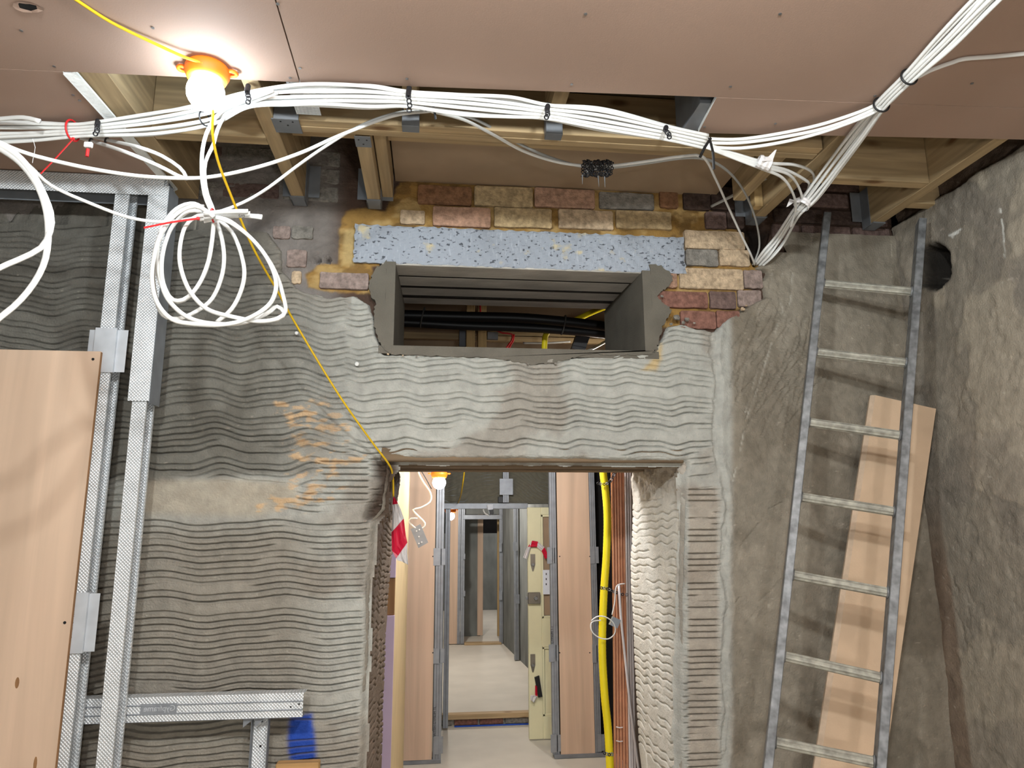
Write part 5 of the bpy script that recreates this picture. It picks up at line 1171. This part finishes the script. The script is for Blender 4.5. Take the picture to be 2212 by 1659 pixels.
# hazard tape on the flex, dangling socket box
def tape(L, mats_idx, label, th=.0008, wob=.006):
    # L: rows of (left, right) 3d points down the strip
    mb = MB(); n = 7
    rows = []
    for k, (a, b) in enumerate(L): rows.append([a.lerp(b, i/(n-1))+Vector((0, wob*math.sin(i*1.9+k*.8), 0)) for i in range(n)])
    vs = [p for r_ in rows for p in r_]
    for k in range(len(rows)-1):
        mb.mi = mats_idx[k]; base = len(mb.v)
        mb.add(rows[k]+rows[k+1], [(i, i+1, n+i+1, n+i) for i in range(n-1)])
    o = mb.build('hazard_tape', [m_tapew, m_taper], None); s_ = o.modifiers.new('thickness', 'SOLIDIFY'); s_.thickness = th
    return tag(o, label, 'tape')
YT = 2.80
tp = [((849, 1074), (853, 1074)), ((848, 1090), (860, 1088)), ((848, 1112), (866, 1102)), ((846, 1150), (872, 1120)), ((847, 1190), (876, 1155)), ((856, 1206), (880, 1172)), ((858, 1210), (880, 1195)), ((868, 1213), (882, 1220))]
tape([(W(*a, YT), W(*b, YT)) for a, b in tp], [1, 0, 0, 1, 1, 0, 0], 'red and white hazard tape knotted on the yellow flex in the doorway')
t3 = thing('back_box', 'dark metal socket box dangling on white cable in the passage', 'back box', W(906, 1160, 4.6))
def obox(px4, Y, d, m, name, parent):
    mb = MB(); mb.prism([W(a, b, Y) for a, b in px4], (0, d, 0)); return mb.build(name, m, parent)
obox([(887, 1143), (908, 1132), (925, 1172), (904, 1184)], 4.6, .04, m_galvdark, 'box', t3)
for (px, py) in ((900, 1147), (906, 1144), (905, 1159), (905, 1174), (911, 1171)): MB().lathe([(0, -.001), (.0045, -.001), (.0045, 0)], W(px, py, 4.598), (0, 1, 0), 8).build('knockout', m_tapew, t3)
cable(P3([(903, 1000, 4.6), (904, 1020, 4.6), (915, 1042, 4.6), (930, 1065, 4.6), (929, 1084, 4.6), (908, 1097, 4.6), (892, 1101, 4.6), (904, 1115, 4.6), (918, 1130, 4.6), (914, 1140, 4.605), (900, 1142, 4.605), (884, 1128, 4.59), (888, 1120, 4.58), (902, 1120, 4.58)]), .0055, m_white, 'cable', 'curling white cable holding the dangling socket box', flat=.7)
cable(P3([(905, 1010, 4.6), (918, 1030, 4.6), (932, 1056, 4.6)]), .003, m_black, 'thin_cable', 'thin dark cable beside the curling white cable', flat=1)
# lamps beyond
l2 = W(949, 1020, 4.9); festoon(l2, .045, m_globe2, 'lit festoon lamp at the top of the doorway view')
cable(P3([(880, 990, 4.88), (905, 1011, 4.88), (925, 1016, 4.88), (945, 1019, 4.89)]), .005, m_yellow, 'flex', 'yellow flex feeding the lamp in the doorway view', flat=1, cat='flex')
l3 = W(973, 1099, 7.1); festoon(l3, .042, m_globe2, 'lit festoon lamp lower down in the hall beyond')
cable(P3([(1005, 1000, 5.8), (1003, 1020, 5.8), (999, 1050, 5.9), (994, 1075, 6.2), (985, 1093, 6.7), (974, 1099, 7.08)]), .0055, m_yellow, 'flex', 'yellow flex hanging to the lower lamp in the hall', flat=1, cat='flex')
# header wall, frame, hanging stud
zhd = W(1070, 1088, YH).z
hw = tag(MB().box((-1.5, YH, zhd), (2.5, YH+.18, 2.75)).build('wall_hall_header', m_farplaster), kind='structure')
def header_plaster():
    xs = np.arange(xat(940, YH), xat(1215, YH), .008); zs = np.arange(zhd+.004, ZCO, .005); X, Z = np.meshgrid(xs, zs)
    r_ = np.hypot((X-xat(1010, YH))*1.0, (Z-(zhd+.25))*1.6); wv = 0.5*np.sin(X*5)+r_*1.2+0.6*fbm(X*3, Z*3, 401, 3)
    t_ = (Z*1.0+.05*np.sin(X*7)+.06*fbm(X*4, Z*4, 402, 3)+.25*r_)/.028 % 1.0; g = np.exp(-((t_-.5)/.16)**2)
    Y = YH-.008-.004*fbm(X*8, Z*8, 403, 3)+.009*g
    C = np.empty(X.shape+(3,)); C[:] = lin((116, 112, 98)); return gridmesh('plaster_coat', X, Y, Z, None, C, m_plaster, hw)
header_plaster()
tag(MB().box((-1.5, YH, 0), (xat(958, YH), YH+.18, zhd)).build('wall_hall_left', m_farplaster), kind='structure'); tag(MB().box((xat(1200, YH), YH, 0), (2.5, YH+.18, zhd)).build('wall_hall_right', m_farplaster), kind='structure')
istud(960, 971, YH-.01, .02, zhd, 'bright steel frame stud on the left of the hall opening', 1)
t = thing('door_frame_track', 'steel head track across the hall opening', 'track', (xat(1050, YH), YH, zhd))
a = W(958, 1099, YH-.03); b = W(1140, 1087, YH-.03); MB().cbox((a.x, YH-.03, W(1050, 1099, YH-.03).z), (b.x, YH+.05, W(1050, 1087, YH-.03).z), .002).build('track', m_galv, t)
istud(1087, 1100, YH-.07, W(1094, 1086, YH).z, ZCO-.02, 'short hanging steel stud above the hall opening', 2)
a = W(1079, 1069, YH-.08); b = W(1108, 1034, YH-.08); t = thing('stud_clip', 'white flat clip on the short hanging stud', 'clip', a); MB().cbox((a.x, YH-.085, a.z), (b.x, YH-.081, b.z), .001).build('plate', m_galv, t)
a = W(1076, 1086, YH-.05); b = W(1087, 1073, YH-.05); tag(MB().cbox((a.x, YH-.06, a.z), (b.x, YH-.03, b.z), .002).build('black_box', m_black), 'small black box beside the hanging stud foot', 'box')
t = thing('cable_end', 'looped cable end with black tape under the hall head track', 'cable', W(1055, 1100, YH-.06))
MB().tube(spline(P3([(1044, 1100, YH-.06), (1047, 1108, YH-.06), (1056, 1114, YH-.06)]), .01), .007, 8).build('loop', m_white, t)
obox([(1052, 1090), (1065, 1089), (1065, 1101), (1054, 1101)], YH-.08, .02, m_paper, 'tag', t); obox([(1056, 1102), (1066, 1100), (1067, 1110), (1058, 1113)], YH-.085, .02, m_black, 'tape', t)
# cream panelled door standing open
YD = 6.12; dx0 = xat(1141, YD); zdt = W(1165, 1096, YD).z
t = thing('panel_door', 'cream painted panelled door with tarnished locks standing in the inner opening', 'door', (dx0, YD, 0)); dw = .76
st_ = .115
def dpart(nm, x0, x1_, z0, z1, y0_=0, y1_=.04, m=None, par=None): return MB().cbox((dx0+x0, YD+y0_, z0), (dx0+x1_, YD+y1_, z1), .003).build(nm, m or m_doorpaint, par or t)
dpart('stile', 0, st_, .01, zdt); dpart('stile', dw-st_, dw, .01, zdt)
zz = lambda py: W(1165, py, YD).z
rails = [(.01, zz(1548)), (zz(1398), zz(1336)), (zz(1112), zdt)]
for (a, b) in rails: dpart('rail', st_, dw-st_, a, b)
dpart('lower_panel', st_+.02, dw-st_-.02, zz(1545), zz(1400), .014, .026); dpart('glass_panel', st_, dw-st_, zz(1330), zz(1115), .02, .026, m_brownboard)
for (a, b) in ((zz(1548), zz(1398)), (zz(1336), zz(1112))):
    for (x0, x1_, z0, z1) in ((st_, st_+.018, a, b), (st_, dw-st_, b-.018, b), (st_, dw-st_, a, a+.018), (dw-st_-.018, dw-st_, a, b)): dpart('moulding', x0, x1_, z0, z1, .002, .030)
for (y1p, y0p) in ((1197, 1234), (1413, 1452)):
    p0 = W(1151, y0p, YD); p1 = W(1151, y1p, YD); wv_ = .020; cz = p0.x
    mb = MB(); mb.prism([(cz-wv_, YD-.006, p1.z), (cz+wv_, YD-.006, p1.z), (cz+wv_, YD-.006, p0.z+.055), (cz+.004, YD-.006, p0.z), (cz-.004, YD-.006, p0.z), (cz-wv_, YD-.006, p0.z+.055)], (0, .006, 0)); hh = mb.build('lock_plate', m_nickel, t)
    MB().lathe([(0, -.012), (.011, -.012), (.014, 0)], (cz, YD-.006, p0.z+.055), (0, 1, 0), 14).build('cylinder', m_screw, hh)
p0 = W(1140, 1304, YD); p1 = W(1166, 1279, YD); lk = MB().cbox((p0.x, YD-.03, p0.z), (p1.x, YD, p1.z), .003).build('rim_lock', m_nickel, t); MB().lathe([(0, -.022), (.014, -.022), (.017, 0)], ((p0.x+p1.x)/2+.012, YD-.03, (p0.z+p1.z)/2), (0, 1, 0), 14).build('knob', m_screw, lk)
MB().cbox((p0.x-.018, YD-.02, (p0.z+p1.z)/2-.012), (p0.x, YD-.006, (p0.z+p1.z)/2+.012), .002).build('latch', m_galvdark, lk)
a = W(1173, 1284, YD-.001); b = W(1185, 1231, YD-.001); pp = tag(MB().box((a.x, YD-.003, a.z), (b.x+.15, YD-.0015, b.z)).build('paper_notice', m_paper), 'white paper notice taped to the cream door', 'notice')
for k, py in enumerate((1240, 1251, 1262)): q = W(1180, py, YD-.004); MB().box((q.x-.004, YD-.0036, q.z-.008), (q.x+.004, YD-.0032, q.z+.008)).build('print_mark', m_ink, pp)
tape([(W(1178, 1208, 6.09), W(1186, 1202, 6.09)), (W(1170, 1190, 6.09), W(1176, 1182, 6.09)), (W(1160, 1182, 6.09), W(1162, 1170, 6.09)), (W(1139, 1182, 6.09), W(1150, 1168, 6.09)), (W(1130, 1204, 6.09), W(1139, 1208, 6.09))], [1, 0, 1, 0], 'red and white hazard tape tied near the upper door lock')
tape([(W(1156, 1480, 6.09), W(1160, 1482, 6.09)), (W(1156, 1502, 6.09), W(1161, 1504, 6.09)), (W(1146, 1502, 6.09), W(1160, 1506, 6.09)), (W(1146, 1512, 6.09), W(1154, 1518, 6.09))], [1, 0, 0], 'torn red and white tape behind the black handle low on the door')
obh = thing('tool_handle', 'black handle hanging low on the cream door', 'handle', W(1163, 1484, 6.10)); obox([(1155, 1464), (1165, 1460), (1172, 1505), (1163, 1507)], 6.09, .025, m_black, 'grip', obh)
# threshold: timber, brick course, blue sheet edge
t = thing('threshold', 'timber threshold over a course of red bricks at the hall opening', 'threshold', (xat(1050, 6.66), 6.62, 0))
MB().cbox((xat(930, 6.66), 6.60, .055), (xat(1230, 6.66), 6.68, .098), .003).build('timber', m_joistx, t)
xq = xat(930, 6.66); k = 0
while xq < xat(1210, 6.66): MB().cbox((xq, 6.625, .004), (xq+.205, 6.679, .052), .004).build('brick', BM['red'] if k % 3 else BM['grey'], t); xq += .222; k += 1
tag(MB().cbox((xat(985, 6.5), 6.58, .001), (xat(1145, 6.5), 6.60, .010), .002).build('blue_sheet_edge', m_blue), 'strip of blue plastic sheet along the threshold', 'plastic sheet')
# hall end: stud partition with second doorway, angled plaster wall
YF = 10.3
tag(MB().box((xat(963, YF), YF, .09), (xat(975, YF), YF+.05, 2.7)).build('wall_hall_end_left', m_farplaster), kind='structure')
t = thing('plywood_strip', 'distant plywood panel left of the far doorway', 'plywood', (xat(980, YF), YF, .1)); MB().cbox((xat(968, YF), YF-.02, .1), (xat(988, YF), YF, 2.6), .002).build('sheet', m_ply, t)
for (p0, p1, lab) in ((988, 994, 'distant bright steel stud beside the far plywood'), (995, 1003, 'distant steel stud on the left of the far doorway'), (1079, 1086, 'distant steel stud on the right of the far doorway'), (1111, 1120, 'distant steel stud in front of the angled plaster wall')):
    Yx = YF-.03 if p0 != 1111 else 9.0
    istud(p0, p1, Yx, .1, 2.6, lab, 1)
for (p0, p1, q0, q1, Yx, lab) in ((1078, 1084, 1172, 1192, YF-.05, 'distant clip high on the far doorway stud'), (1078, 1085, 1276, 1296, YF-.05, 'distant clip at mid height on the far doorway stud'), (1108, 1119, 1171, 1190, 8.98, 'distant clip high on the angled wall stud'), (1113, 1122, 1284, 1304, 8.98, 'distant clip at mid height on the angled wall stud'), (1001, 1005, 1196, 1208, YF-.05, 'tiny pale clip on the left far doorway stud'), (1001, 1005, 1276, 1288, YF-.05, 'tiny pale clip lower on the left far doorway stud')):
    a = W(p0, q1, Yx); b = W(p1, q0, Yx); tag(MB().cbox((a.x, Yx-.01, a.z), (b.x, Yx-.005, b.z), .001).build('stud_clip', m_galv), lab, 'clip')
a = W(1000, 1122, YF-.03); b = W(1084, 1112, YF-.03); tag(MB().cbox((a.x, YF-.04, a.z), (b.x, YF+.03, b.z), .003).build('door_frame_track', m_galv), 'distant steel head track over the far doorway', 'track')
tag(MB().box((xat(985, YF+.1), YF+.1, W(1040, 1111, YF+.1).z), (xat(1090, YF+.1), YF+.14, 2.75)).build('wall_far_header', m_farplaster), kind='structure')
pa = W(1086, 1400, YF); pb = Vector((xat(1145, 8.4), 8.4, 0))
mb = MB(); mb.prism([(pa.x, YF, .09), (pb.x, 8.4, .09), (pb.x, 8.4, 2.75), (pa.x, YF, 2.75)], (.08, .06, 0)); tag(mb.build('wall_angled', m_farplaster), kind='structure')
tag(MB().box((pb.x, 7.0, .09), (pb.x+.1, 8.4, 2.75)).build('wall_hall_side', m_farplaster), kind='structure')
# far room
YE2 = 14.2
tag(MB().box((-1.4, YE2, .09), (2.4, YE2+.1, W(1060, 1152, YE2).z)).build('wall_far_room', m_farplaster), kind='structure')
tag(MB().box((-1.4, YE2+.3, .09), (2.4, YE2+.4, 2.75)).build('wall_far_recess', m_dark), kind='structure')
mb = MB(); mb.box((xat(1003, 11.0), 11.0, .09), (xat(1032, 11.6), 11.6, 2.7)); tag(mb.build('wall_far_pier', m_farplaster), kind='structure')
tag(MB().cbox((xat(1031, 11.0), 10.98, .1), (xat(1043, 11.0), 11.02, 2.6), .003).build('timber_post', m_ply), 'distant pinkish timber post inside the far doorway', 'timber')
tag(MB().cbox((xat(1074, 10.9), 10.88, .1), (xat(1080, 10.9), 10.92, 2.6), .003).build('timber_post', m_timberz), 'distant pale timber post at the right of the far doorway', 'timber')
tag(MB().cbox((xat(1003, YF), YF-.1, .09), (xat(1082, YF), YF+.05, .115), .004).build('far_threshold', m_joistx), 'distant wooden threshold of the far doorway', 'threshold')
